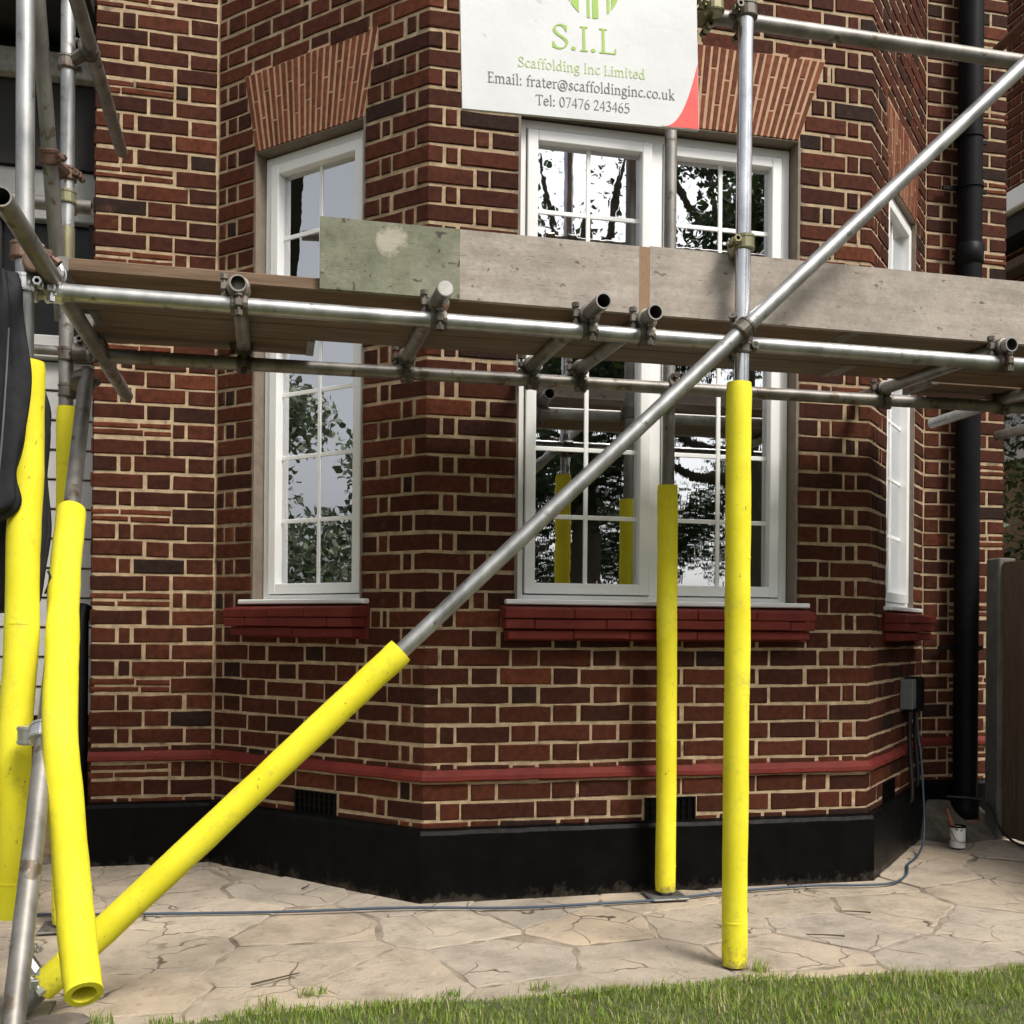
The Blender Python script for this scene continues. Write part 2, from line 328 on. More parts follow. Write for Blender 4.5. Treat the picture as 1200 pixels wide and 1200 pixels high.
# crazy paving
def clip(poly, p, n):
    out = []
    for i in range(len(poly)):
        a, b = poly[i], poly[(i + 1) % len(poly)]
        da = (a[0] - p[0]) * n[0] + (a[1] - p[1]) * n[1]; db = (b[0] - p[0]) * n[0] + (b[1] - p[1]) * n[1]
        if da <= 0: out.append(a)
        if (da < 0 < db) or (db < 0 < da):
            t = da / (da - db); out.append((a[0] + (b[0] - a[0]) * t, a[1] + (b[1] - a[1]) * t))
    return out
K = .8285; WF = 1.912; LC = 1.1717
rg = random.Random(3); pts = []
tries = 0
while len(pts) < 118 and tries < 9000:
    tries += 1
    q = (rg.uniform(-2.6, 4.3), rg.uniform(-1.12, 1.2)); rad = rg.uniform(.24, .46)
    if all(math.hypot((q[0] - a) * .8, (q[1] - b) * 1.25) > (rad + r_) * .5 for a, b, r_ in pts): pts.append((*q, rad))
def inhouse(x, y):
    if y > K + .1: return True
    return y > .12 and -K + .12 < x < WF + K - .12 and y > -x + .14 and y > x - WF + .14
for i, (x, y, _r) in enumerate(pts):
    if inhouse(x, y): continue
    poly = [(-2.8, -1.06), (4.5, -1.06), (4.5, 1.3), (-2.8, 1.3)]
    for j, (a, b, _q) in enumerate(pts):
        if i != j and math.hypot(a - x, b - y) < 1.6:
            n = (a - x, b - y); poly = clip(poly, ((a + x) / 2, (b + y) / 2), n)
            if len(poly) < 3: break
    if len(poly) < 3: continue
    ins = rg.uniform(.0008, .004) if rg.random() < (.75 if x < 1.4 else .3) else rg.uniform(.006, .013); c = Vector((x, y))
    ring = []
    for a in range(len(poly)):
        A_, B_ = Vector(poly[a]), Vector(poly[(a + 1) % len(poly)]); L_ = (B_ - A_).length
        m = max(1, int(L_ / .045))
        for q in range(m):
            p = A_.lerp(B_, q / m); h = math.sin(p.x * 37 + p.y * 29) * .006 + math.sin(p.x * 91 - p.y * 67) * .004
            p = p + Vector((-(B_ - A_).y, (B_ - A_).x)).normalized() * (h * (1 if q else 0)); ring.append(p)
    n = len(ring)
    def inset(d): return [p + (c - p).normalized() * d for p in ring]
    b = MB(); dz = rg.uniform(-.0015, .003); tx, ty = rg.uniform(-.008, .008), rg.uniform(-.008, .008)
    zt = lambda p, e: gz(p.y) + dz + e + tx * (p.x - x) + ty * (p.y - y)
    r0, r1, r2 = inset(ins), inset(ins + .002), inset(ins + .007)
    V = [(p.x, p.y, gz(p.y) - .02) for p in r0] + [(p.x, p.y, zt(p, -.002)) for p in r1] + [(p.x, p.y, zt(p, 0)) for p in r2]
    fs = [(k * n + j, k * n + (j + 1) % n, (k + 1) * n + (j + 1) % n, (k + 1) * n + j) for k in range(2) for j in range(n)] + [tuple(range(2 * n, 3 * n))]
    b.add(V, fs); b.build('paving_stone', M['stone'], pave)

# ================================================================== house
house = thing('brick_house', 'dark red brick house with canted bay, white windows and black painted plinth', 'house', (.956, .6, .03))
q7 = math.sqrt(.5)
class Face:
    def __init__(s, o, u, n, L): s.o, s.u, s.n, s.L = Vector(o), Vector(u), Vector(n), L
    def p(s, a, z, d=0): q = s.o + s.u * a + s.n * d; return (q.x, q.y, z)
    def box(s, mb, a0, a1, z0, z1, d0, d1, mi=0, bev=0, tone=None):
        mb.hexa([s.p(a, z, d) for z in (z0, z1) for (a, d) in ((a0, d1), (a1, d1), (a1, d0), (a0, d0))], mi, tone, bev)
EP = .524; RP = .493
FL = Face((-K, K), (q7, -q7), (-q7, -q7), LC)
FF = Face((0, 0), (1, 0), (0, -1), WF)
FR_ = Face((WF, 0), (q7, q7), (q7, -q7), LC)
FPL = Face((-K - EP, K), (1, 0), (0, -1), EP)
FPR = Face((WF + K, K), (1, 0), (0, -1), RP)
def zn(n): return .33 + (46 - n) * .075
I0 = -9
ZT = zn(I0)
WZ0, WZ1 = 1.17, 3.145
AZ1 = 3.495
OL = (.232, .845); OF = (.365, 1.57); OR = (LC - .845, LC - .232)
SK = .075
# mortar cores, reveals
MD = -.0055
def core(face, opening, lo, hi, name):
    b = MB()
    def q(a0, a1, z0, z1): face.box(b, a0, a1, z0, z1, -.10, MD)
    if opening:
        a, c = opening; q(lo, a, -.1, ZT); q(c, hi, -.1, ZT); q(a, c, -.1, WZ0 - .05); q(a, c, WZ1, ZT)
    else: q(lo, hi, -.1, ZT)
    return b.build(name, M['mortar'], house)
t8 = math.tan(R(22.5))
wallL = core(FL, OL, 0, LC + MD * t8 * -0 - .004, 'bay_left_wall')
wallF = core(FF, OF, .004, WF - .004, 'bay_front_wall')
wallR = core(FR_, OR, .004, LC, 'bay_right_wall')
wallPL = core(FPL, None, .012, EP + .05, 'left_pier')
wallPR = core(FPR, None, -.05, RP - .012, 'right_pier')
b = MB(); b.box((-K - EP + .012, K + .10, -.1), (-K - EP + .11, 2.6, ZT)); b.build('side_wall', M['mortar'], house)
b = MB(); b.box((WF + K + RP - .11, K + .10, -.1), (WF + K + RP - .012, 4.3, ZT)); b.build('side_wall', M['mortar'], house)
# room behind the glass
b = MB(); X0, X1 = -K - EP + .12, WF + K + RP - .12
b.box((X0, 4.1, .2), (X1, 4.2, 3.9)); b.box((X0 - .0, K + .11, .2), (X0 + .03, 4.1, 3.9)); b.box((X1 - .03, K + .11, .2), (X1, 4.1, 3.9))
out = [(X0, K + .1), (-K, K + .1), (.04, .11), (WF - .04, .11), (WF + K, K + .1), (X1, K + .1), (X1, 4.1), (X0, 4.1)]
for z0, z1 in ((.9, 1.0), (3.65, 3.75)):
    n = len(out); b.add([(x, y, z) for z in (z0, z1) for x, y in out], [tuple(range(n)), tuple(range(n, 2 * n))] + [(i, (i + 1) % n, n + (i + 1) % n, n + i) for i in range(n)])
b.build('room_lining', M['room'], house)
# ---- bricks
JT = .0110
bricks = []      # (mesh data, screen area, wall)
joined = MB()
def brickmesh(cols, z0, z1, tone, mb, proud=0, bv=.004):
    """cols: list of (point2d, normal2d) along the plan polyline; ends are the brick ends"""
    j = lambda a: rng.uniform(-a, a)
    c = []
    n0 = (cols[1][0] - cols[0][0]).normalized(); n1 = (cols[-1][0] - cols[-2][0]).normalized()
    P0, N0 = cols[0]; P1, N1 = cols[-1]
    P0 = P0 + n0 * rng.uniform(-.002, .004); P1 = P1 - n1 * rng.uniform(-.002, .004)
    c.append((P0, N0, -.022)); c.append((P0, N0, -bv)); c.append((P0 + n0 * bv, N0, 0))
    for P, N in cols[1:-1]: c.append((P, N, 0))
    c.append((P1 - n1 * bv, N1, 0)); c.append((P1, N1, -bv)); c.append((P1, N1, -.022))
    za, zb = z0 + rng.uniform(-.0015, .0025), z1 + rng.uniform(-.0025, .0015); tl = rng.uniform(-.0012, .0012)
    rows = [(za, -.022), (za, -bv), (za + bv, 0), (zb - bv, 0), (zb, -bv), (zb, -.022)]
    wob = .0022 * math.sin(P0.x * 3.1 + z0 * 9) + .0015 * math.sin(P0.x * 7.7 - z0 * 23)
    V = []; pr = proud + rng.uniform(-.0025, .0012); m = len(c)
    for ri, (z, dr) in enumerate(rows):
        for ci, (P, N, dc) in enumerate(c):
            d = min(dr, dc); q = P + N * (d + (pr if d > -.02 else 0) + (j(.0009) if d > -.02 else 0))
            V.append((q.x, q.y, z + wob + tl * (ci / m - .5) * 2 + (j(.0021) if 0 < ci < m - 1 else 0)))
    fs = [(r * m + k, r * m + k + 1, (r + 1) * m + k + 1, (r + 1) * m + k) for r in range(5) for k in range(m - 1)]
    mb.add(V, fs, tone)
def tonepick():
    r = rng.random(); return rng.uniform(0, .15) if r < .04 else (rng.uniform(.82, 1) if r > .93 else rng.uniform(.18, .82))
def emit(cols, i, wall, thin=None, proud=0, tone=None):
    z1, z0 = zn(i) - JT / 2, zn(i + 1) + JT / 2
    if thin: z0, z1 = thin
    ctr = cols[len(cols) // 2][0]; a = cols[0][0]; e = cols[-1][0]; zc = (z0 + z1) / 2
    x0, y0 = pix((a.x, a.y, zc)); x1, _ = pix((e.x, e.y, zc)); _, y1 = pix((ctr.x, ctr.y, z0)); _, y2 = pix((ctr.x, ctr.y, z1))
    area = abs(x1 - x0) * abs(y2 - y1)
    if not (-10 < (x0 + x1) / 2 < 1200 and 0 < y0 < 960): area *= .01
    if 270 < y0 < 420 and x0 > 100: area *= .2
    if 540 < (x0 + x1) / 2 < 820 and y0 < 140: area *= .1
    bricks.append((cols, z0, z1, tonepick() if tone is None else tone, area, wall, proud))
def straight(face, s0, s1, i, wall, thin=None, gap=JT, tone=None):
    a, e = s0 + gap / 2, s1 - gap / 2
    n = face.n; m = 2 if e - a > .15 else 0
    P = [face.o + face.u * (a + (e - a) * t) for t in ([0, 1] if not m else [0, .37, .66, 1])]
    emit([(p, n) for p in P], i, wall, thin, tone=tone)
def corner(f1, s1, f2, s2, i, wall):
    C_ = f2.o; mi = (f1.n + f2.n); mi = mi / (1 + f1.n.dot(f2.n))
    emit([(f1.o + f1.u * (s1 + JT / 2), f1.n), (C_, mi), (f2.o + f2.u * (s2 - JT / 2), f2.n)], i, wall)
HD, ST = .1125, .225
def fill(face, lo, hi, i, wall, seq):
    """lay the sequence of brick lengths, scaled to fill lo..hi exactly"""
    k = (hi - lo) / sum(seq); s = lo
    for L_ in seq:
        straight(face, s, s + L_ * k, i, wall); s += L_ * k
def flem(length, start):
    seq = []; tot = 0; st = start
    while tot < length - .07:
        L_ = ST if st else HD; seq.append(L_); tot += L_; st = not st
    if tot - length > .075 and len(seq) > 2: seq.pop(); seq[len(seq) // 2] = ST if seq[len(seq) // 2] == HD else HD
    if len(seq) > 5:
        k = rng.randrange(2, len(seq) - 2); d = length - sum(seq)
        if d > .06: seq.insert(k, HD)
    return seq
AB = {id(FL): (.50, .73), id(FF): (.905, 1.128), id(FR_): (.30, .52)}
def cuts(face, i, lo, hi, op):
    """pieces of lo..hi left free by window, arch and air brick in course i"""
    z1, z0 = zn(i), zn(i + 1); zc = (z0 + z1) / 2; holes = []
    if op:
        if WZ0 - .12 < zc < WZ1: 
            holes.append((op[0] if zc > WZ0 - .01 else op[0] - .055, op[1] if zc > WZ0 - .01 else op[1] + .055))
        elif WZ1 <= zc < AZ1:
            t = (zc - WZ1) / (AZ1 - WZ1) * (.122 if face is FF else SK) + .008; holes.append((op[0] - t + .012, op[1] + t - .012))
    if face in (FL, FF, FR_) and i in (45, 46): holes.append(AB[id(face)])
    seg = [(lo, hi)]
    for h0, h1 in holes:
        ns = []
        for a, e in seg:
            if h1 <= a or h0 >= e: ns.append((a, e)); continue
            if h0 - a > .03: ns.append((a, h0))
            if e - h1 > .03: ns.append((h1, e))
        seg = ns
    return seg
SHORT, LONG, CLO = .062, .184, .058
for i in range(I0, 47):
    odd = i % 2
    cf = SHORT if odd else LONG; cc = LONG if odd else SHORT
    # ---- corners
    corner(FL, LC - cc, FF, cf, i, wallF); corner(FF, WF - cf, FR_, cc, i, wallF)
    # ---- front
    for a, e in cuts(FF, i, cf, WF - cf, OF):
        if a == cf and e < .5: seq = [CLO, e - a - CLO] if odd else [CLO, HD]
        elif e == WF - cf and a > 1.4: seq = [e - a - CLO, CLO] if odd else [HD, CLO]
        else:
            Lr = e - a; L0 = CLO + .006 if (odd and a == cf) else 0; L1 = CLO + .006 if (odd and e == WF - cf) else 0
            seq = ([L0] if L0 else []) + flem(Lr - L0 - L1, bool(odd)) + ([L1] if L1 else [])
        fill(FF, a, e, i, wallF, seq)
    # ---- cants (left: 0..LC-cc, right mirrored)
    for face, wl, op, mir in ((FL, wallL, OL, False), (FR_, wallR, OR, True)):
        lo, hi = (.0, LC - cc) if not mir else (cc, LC)
        for a, e in cuts(face, i, lo, hi, op):
            Lr = e - a
            wallend = (a == lo) if not mir else (e == hi)
            cornend = (e == hi) if not mir else (a == lo)
            if Lr < .42 and wallend and not cornend:
                seq = [Lr] if odd else [.055, .065, Lr - .12] if Lr < .26 else [.055, .10, Lr - .155]
            elif Lr < .42 and cornend:
                seq = [Lr - CLO, CLO] if not odd else ([HD * .8, CLO] if Lr < .2 else [Lr - CLO, CLO])
            else:
                s0 = [ST * .95] if odd else [.055, HD]
                s1 = [] if odd else [CLO]
                if not wallend: s0 = []
                if not cornend: s1 = []
                seq = s0 + flem(Lr - sum(s0) - sum(s1), not odd) + s1
            if mir: seq = seq[::-1]
            if min(seq) < .02: seq = [Lr]
            fill(face, a, e, i, wl, seq)
    # ---- piers with tile creasing every fifth course
    for face, wl, Lp, mir in ((FPL, wallPL, EP, False), (FPR, wallPR, RP, True)):
        til = i % 5 == 4
        seq = [.225, .112, Lp - .337] if odd else [.112, .062, .225, Lp - .399]
        if til: seq = [Lp - .337] if odd else [.06, Lp - .399]
        lo = .337 if til else 0
        k = lo
        for L_ in seq:
            if mir: straight(face, Lp - k - L_, Lp - k, i, wl)
            else: straight(face, k, k + L_, i, wl)
            k += L_
        if til:
            zt, zb = zn(i), zn(i + 1); h = (zt - zb - .03) / 2
            for r_ in range(2):
                z0 = zb + .01 + r_ * (h + .01); cut = rng.uniform(.1, .24)
                for a, e in ((0, cut), (cut, .337)):
                    straight(face, *((Lp - e, Lp - a) if mir else (a, e)), i, wl, (z0, z0 + h), gap=.006, tone=rng.uniform(.85, 1))
# returns of the piers (end bricks seen from the side)
FSL = Face((-K - EP, K + .9), (0, -1), (-1, 0), .9); FSR = Face((WF + K + RP, K), (0, 1), (1, 0), 1.6)
for i in range(I0, 47):
    for face, wl in ((FSL, wallPL), (FSR, wallPR)):
        s = 0 if i % 2 else .06; st = i % 2
        while s < face.L - .12:
            L_ = ST if st else HD; straight(face, s, min(s + L_, face.L), i, wl); s += L_; st = not st
order = sorted(range(len(bricks)), key=lambda k: -bricks[k][4])
top = set(order[:296])
for k, (cols, z0, z1, tn, ar, wl, prd) in enumerate(bricks):
    if k in top:
        b = MB(); brickmesh(cols, z0, z1, tn, b, prd); b.build('brick', M['brick'], wl)
    else: brickmesh(cols, z0, z1, tn, joined, prd)
joined.build('brickwork', M['brick'], house, kind='stuff')
# ---- plinth, string course
def strip(prof, name, m, parent=house, j=0):
    line = [(FPL, 0, -1), (FL, 0, 0), (FF, 0, 0), (FR_, 0, 0), (FPR, 0, 0)]
    P = [(-K - EP - .0, K), (-K, K), (0, 0), (WF, 0), (WF + K, K), (WF + K + RP, K)]
    N = [FPL.n, (FPL.n + FL.n) / (1 + FPL.n.dot(FL.n)), (FL.n + FF.n) / (1 + FL.n.dot(FF.n)), (FF.n + FR_.n) / (1 + FF.n.dot(FR_.n)), (FR_.n + FPR.n) / (1 + FR_.n.dot(FPR.n)), FPR.n]
    PP = []; NN = []
    for a in range(5):
        L_ = (Vector(P[a + 1]) - Vector(P[a])).length; m_ = max(1, int(L_ / .06))
        fn = [FPL, FL, FF, FR_, FPR][a].n
        for q in range(m_):
            PP.append(Vector(P[a]).lerp(Vector(P[a + 1]), q / m_)); NN.append(N[a] if q == 0 else fn)
    PP.append(Vector(P[5])); NN.append(N[5])
    b = MB(); n = len(prof); r2 = random.Random(5)
    V = []
    for p, nn in zip(PP, NN):
        w = r2.uniform(-j, j); w2 = r2.uniform(-j, j)
        for d, z in prof:
            q = p + nn * (d + (w if d > .002 else 0)); V.append((q.x, q.y, z + (w2 if 0 < d else 0)))
    m_ = len(PP)
    b.add(V, [(i * n + k, (i + 1) * n + k, (i + 1) * n + k + 1, i * n + k + 1) for i in range(m_ - 1) for k in range(n - 1)] + [tuple(range(n)), tuple(range((m_ - 1) * n, m_ * n))[::-1]])
    return b.build(name, m, parent)
strip([(-.03, -.08), (.034, -.08), (.034, .285), (.026, .300), (-.03, .314)], 'plinth', M['plinth'], j=.0015)
strip([(-.03, .484), (.014, .486), (.020, .492), (.018, .508), (-.004, .534), (-.03, .536)], 'string_course', M['redpaint'], j=.0018)
# ---- air bricks
for face in (FL, FF, FR_):
    a, e = AB[id(face)]; b = MB(); a += .006; e -= .006
    face.box(b, a, e, .27, .400, -.03, -.003)
    m_ = 8
    for q in range(m_ + 1):
        s = a + (e - a) * q / m_; face.box(b, s - .0045, s + .0045, .27, .400, -.0035, .006)
    for q in range(4): face.box(b, a, e, .395 - q * .03, .400 - q * .03, -.0035, .0045)
    b.build('air_brick', M['plinth'], house)
# ---- arches
def arch(face, op, n, SK):
    root = MB(); o0, o1, dm = op[0] + .004, op[1] - .004, -.0015
    root.hexa([face.p(o0, WZ1 + .001, dm), face.p(o1, WZ1 + .001, dm), face.p(o1, WZ1 + .001, -.03), face.p(o0, WZ1 + .001, -.03), face.p(o0 - SK, AZ1 + .003, dm), face.p(o1 + SK, AZ1 + .003, dm), face.p(o1 + SK, AZ1 + .003, -.03), face.p(o0 - SK, AZ1 + .003, -.03)])
    ar = root.build('flat_arch', M['arch_mortar'], house); rr = random.Random(n)
    for k in range(n):
        t0, t1 = k / n, (k + 1) / n; B0, B1 = op[0] + (op[1] - op[0]) * t0, op[0] + (op[1] - op[0]) * t1
        T0, T1 = op[0] - SK + (op[1] - op[0] + 2 * SK) * t0, op[0] - SK + (op[1] - op[0] + 2 * SK) * t1
        g_ = .0050
        at = lambda a0, a1, z: a0 + (a1 - a0) * (z - WZ1) / (AZ1 - WZ1)
        zs = [WZ1 - .004, (.105, .215, .145, .255)[k % 4] + WZ1 + rr.uniform(-.008, .008), AZ1 - .004]
        for z0, z1 in zip(zs, zs[1:]):
            z0 += .003; z1 -= .003; b = MB(); d = rr.uniform(-.001, .0015)
            b.hexa([face.p(at(B0, T0, z0) + g_, z0, d), face.p(at(B1, T1, z0) - g_, z0, d), face.p(at(B1, T1, z0) - g_, z0, -.02), face.p(at(B0, T0, z0) + g_, z0, -.02),
                    face.p(at(B0, T0, z1) + g_, z1, d), face.p(at(B1, T1, z1) - g_, z1, d), face.p(at(B1, T1, z1) - g_, z1, -.02), face.p(at(B0, T0, z1) + g_, z1, -.02)], 0, rr.random(), .002)
            b.build('voussoir', M['tile'], ar)
arch(FL, OL, 21, .075); arch(FF, OF, 42, .122); arch(FR_, OR, 21, .075)
# ---- windows
def window(face, op, parts, fd):
    a, e = op
    w = MB()   # reveal lining
    face.box(w, a - .02, a + .004, WZ0 - .03, WZ1 + .004, -.20, -.004); face.box(w, e - .004, e + .02, WZ0 - .03, WZ1 + .004, -.20, -.004)
    face.box(w, a + .004, e - .004, WZ1 - .006, WZ1 + .02, -.20, -.0045); face.box(w, a + .004, e - .004, WZ0 - .05, WZ0 + .012, -.20, -.01)
    root = w.build('window', M['render'], house)
    a += .006; e -= .006; z0, z1 = WZ0 + .014, WZ1 - .012
    f = MB(); ow = .036; TR = 2.435
    B = lambda mb, *q: face.box(mb, *q, 0, .003)
    B(f, a, a + ow, z0, z1, fd - .07, fd); B(f, e - ow, e, z0, z1, fd - .07, fd)
    B(f, a + ow - .001, e - ow + .001, z0, z0 + ow, fd - .068, fd - .001); B(f, a + ow - .001, e - ow + .001, z1 - ow, z1, fd - .068, fd - .001)
    B(f, a + ow - .001, e - ow + .001, TR - .022, TR + .022, fd - .066, fd - .0015)
    cells = []; ia, ie = a + ow, e - ow
    for k in range(parts):
        c0 = ia + (ie - ia) * k / parts; c1 = ia + (ie - ia) * (k + 1) / parts
        if k: B(f, c0 - .024, c0 + .024, z0 + ow - .001, z1 - ow + .001, fd - .066, fd - .002); c0 += .022
        if k < parts - 1: c1 -= .022
        cells.append((c0, c1))
    f.build('frame', M['upvc'], root)
    for c0, c1 in cells:
        for y0, y1, rows in ((z0 + ow, TR - .022, 4), (TR + .022, z1 - ow, 2)):
            c = MB(); cw = .044; p = .012
            c0_, c1_, y0_, y1_ = c0 + .004, c1 - .004, y0 + .004, y1 - .004
            B(c, c0_, c0_ + cw, y0_, y1_, fd - .05, fd + p); B(c, c1_ - cw, c1_, y0_, y1_, fd - .05, fd + p)
            B(c, c0_ + cw - .0005, c1_ - cw + .0005, y0_, y0_ + cw, fd - .05, fd + p - .0006); B(c, c0_ + cw - .0005, c1_ - cw + .0005, y1_ - cw, y1_, fd - .05, fd + p - .0006)
            c.build('casement', M['upvc'], root)
            g0, g1, h0, h1 = c0_ + cw - .004, c1_ - cw + .004, y0_ + cw - .004, y1_ - cw + .004
            p_ = MB(); d = fd - .028; p_.add([face.p(g0, h0, d), face.p(g1, h0, d), face.p(g1, h1, d), face.p(g0, h1, d)], [(0, 1, 2, 3)]); p_.build('pane', M['glass_wet' if face is FF and rows == 4 else 'glass'], root)
            br = MB(); m_ = (g0 + g1) / 2
            face.box(br, m_ - .009, m_ + .009, h0, h1, d - .012, d + .005, 0, .002)
            br.build('glazing_bar', M['upvc'], root)
            for r_ in range(1, rows):
                z = h0 + (h1 - h0) * r_ / rows; br = MB()
                face.box(br, g0, m_ - .0092, z - .009, z + .009, d - .011, d + .0045, 0, .002); face.box(br, m_ + .0092, g1, z - .009, z + .009, d - .011, d + .0045, 0, .002)
                br.build('glazing_bar', M['upvc'], root)
    s = MB(); face.box(s, a - .055, e + .055, WZ0 + .008, WZ0 + .028, -.07, .035, 0, .004); face.box(s, a, e, WZ0 + .013, WZ0 + .026, -.15, -.0705)
    s.build('sill_board', M['upvc'], root)
    # tiled red sill
    ro = MB(); face.box(ro, op[0] - .05, op[1] + .05, 1.035, WZ0 + .006, -.04, .004)
    sl = ro.build('sill', M['redpaint'], house); rr = random.Random(int(a * 1000) + parts)
    for r_, (zb, zt, d) in enumerate(((1.1215, 1.160, .102), (1.0825, 1.1205, .096), (1.043, 1.0815, .078))):
        lo, hi = op[0] - .055 - (.014 if r_ == 0 else .010 if r_ == 1 else -.004), op[1] + .030 + (.014 if r_ == 0 else .010 if r_ == 1 else -.004)
        n = max(2, round((hi - lo) / .28)); cu = [lo] + [lo + (hi - lo) * (k + rr.uniform(.35, .65) * 0 + (.5 if r_ % 2 else 0)) / n + rr.uniform(-.02, .02) for k in range(1 if not r_ % 2 else 0, n)] + [hi]
        for s0, s1 in zip(cu, cu[1:]):
            if s1 - s0 < .03: continue
            b = MB(); dj = d + rr.uniform(-.004, .004); zj = rr.uniform(-.002, .002); bk = .0045; up = .012 if r_ == 0 else 0
            b.hexa([face.p(s0 + .001, zb + zj, dj), face.p(s1 - .001, zb + zj, dj), face.p(s1 - .001, zb + zj, bk), face.p(s0 + .001, zb + zj, bk),
                    face.p(s0 + .001, zt + zj - .002, dj), face.p(s1 - .001, zt + zj - .002, dj), face.p(s1 - .001, zt + zj + up, bk), face.p(s0 + .001, zt + zj + up, bk)], 0, None, .004)
            b.build('sill_tile', M['redpaint'], sl)
window(FL, OL, 1, -.062); window(FF, OF, 2, -.075); window(FR_, OR, 1, -.028)
# ---- downpipe
PX, PY = 2.945, .752
d = MB(); d.tube([(PX, PY, .115), (PX, PY, 4.9)], .061, 24)
dp = d.build('downpipe', M['iron'], house)
for z in (.14, 3.02):
    b = MB(); b.tube([(PX, PY, z - .03), (PX, PY, z - .02), (PX, PY, z + .07), (PX, PY, z + .08)], [.061, .07, .07, .061], 24, caps=False); b.build('socket', M['iron'], dp)
for z in (1.0, 3.40, 3.66):
    b = MB(); b.tube([(PX, PY, z - .012), (PX, PY, z + .012)], .0675, 24); b.box((PX - .135, PY + .03, z - .01), (PX - .055, PY + .045, z + .01)); b.box((PX + .05, PY + .03, z - .01), (PX + .125, PY + .045, z + .01)); b.build('pipe_clip', M['iron'], dp)
b = MB(); b.tube([(PX, PY - .01, .0), (PX, PY - .01, .06), (PX, PY, .10), (PX, PY, .125)], [.09, .085, .072, .066], 18); b.build('gully_collar', mat('clay_collar', (.16, .075, .04), (.25, .13, .08), .85, sc=20, bmp=.4), dp)
# concrete haunch in the corner
b = MB(); b.hexa([(WF + K - .02, .42, -.02), (WF + K + .42, .55, -.02), (WF + K + .42, K + .02, -.02), (WF + K - .25, K + .02, -.02), (WF + K - .03, .68, .13), (WF + K + .30, .70, .10), (WF + K + .30, K + .02, .24), (WF + K - .15, K + .02, .26)], 0, None, .03); b.build('corner_haunch', mat('rough_haunch', (.07, .06, .045), (.17, .145, .11), .95, sc=14, bmp=.9, bsc=30, bd=.02), house)
# ---- meter box on right cant
b = MB(); s0 = .64; FR_.box(b, s0, s0 + .075, .71, .855, -.004, .06, 0, .006); mb_ = b.build('socket_box', M['boxgrey'], house)
b = MB(); FR_.box(b, s0 + .08, s0 + .20, .695, .862, -.004, .075, 0, .008); b.build('switch_cover', M['iron'], mb_)
for da, ln in ((.03, .42), (.17, .36)):
    b = MB(); b.tube(smooth_path([FR_.p(s0 + da, .70, .04), FR_.p(s0 + da + .02, .55, .035), FR_.p(s0 + da + .01, .66 - ln + .05, .05), FR_.p(s0 + da + .03, .69 - ln, .012)]), .011, 8); b.build('conduit', M['blackcable'], mb_)
# ---- left recess: low brick base, white cladding, glazing and lintel
GX0, GX1, GY = -4.2, -K - EP - .002, 1.10
gr = MB(); gr.box((GX0, GY + .06, -.1), (GX1, GY + .16, 2.40)); gr.box((GX0, GY + .06, 2.92), (GX1, GY + .16, ZT))
rec = gr.build('side_bay', M['dark'], house)  # near-black backing stands in for the darkness of a deep recess
FG = Face((GX0, GY), (1, 0), (0, -1), GX1 - GX0)
b = MB(); b.box((GX0, GY + .012, -.05), (GX1, GY + .058, .655)); b.build('dwarf_wall', M['mortar'], rec)
bb = MB()
for i in range(41, 47):
    s = GX1 - GX0; st = i % 2
    while s > .1 and s > (GX1 - GX0) - 1.4:
        L_ = ST if st else HD; P = [FG.o + FG.u * (s - L_ + .006), FG.o + FG.u * (s - .006)]
        brickmesh([(p, FG.n) for p in P], zn(i + 1) + .006, zn(i) - .006, tonepick(), bb); s -= L_; st = not st
bb.build('dwarf_wall_bricks', M['brick'], rec, kind='stuff')
z = .668
while z < 2.22:
    h = .135; b = MB(); b.hexa([(GX0, GY - .012, z), (GX1, GY - .012, z), (GX1, GY + .055, z), (GX0, GY + .055, z), (GX0, GY - .002, z + h - .006), (GX1, GY - .002, z + h - .006), (GX1, GY + .055, z + h - .006), (GX0, GY + .055, z + h - .006)], 0, None, .003)
    b.build('cladding_board', M['clad'], rec); z += h
b = MB(); b.box((GX0, GY - .05, z), (GX1, GY + .055, 2.335), 0, .006); b.box((GX0, GY - .02, 2.3352), (GX1, GY + .055, 2.40), 0, .006); b.build('window_ledge', M['clad'], rec)
b = MB(); b.add([(GX0, GY + .03, 2.40), (GX1, GY + .03, 2.40), (GX1, GY + .03, 2.92), (GX0, GY + .03, 2.92)], [(0, 1, 2, 3)]); b.build('pane', mat('dark_glazing', (.006, .007, .007), (.012, .013, .012), .3, spec=.15), rec)  # opaque near-black pane paints in the dark of the recess behind
for k in range(5):
    b = MB(); x = GX1 - .03 - k * .42; b.box((x - .03, GY, 2.401), (x + .02, GY + .055, 2.919), 0, .004); b.build('window_post', M['dark'], rec)
b = MB(); b.box((GX0, GY - .02, 2.92), (GX1, GY + .055, 3.15), 0, .006); b.build('fascia', mat('fascia_grey', (.22, .22, .215), (.28, .28, .27), .6), rec)
b = MB(); b.box((GX0, GY - .10, 3.54), (GX1, GY + .055, 3.65), 0, .006); b.build('lintel', M['concrete'], rec)
b = MB(); b.box((GX0, GY - .55, 3.75), (GX1, GY + .055, 3.85)); b.box((GX0, GY - .04, 3.155), (GX1, GY + .05, 3.535)); b.build('soffit', M['dark'], rec)  # overhang slab, plus a near-black panel painting the recess shade
b = MB(); b.tube([(-K - EP - .05, K + .08, .02), (-K - EP - .05, K + .08, 1.10), (-K - EP - .04, K + .12, 1.16)], .035, 14); b.build('waste_pipe', M['iron'], house)

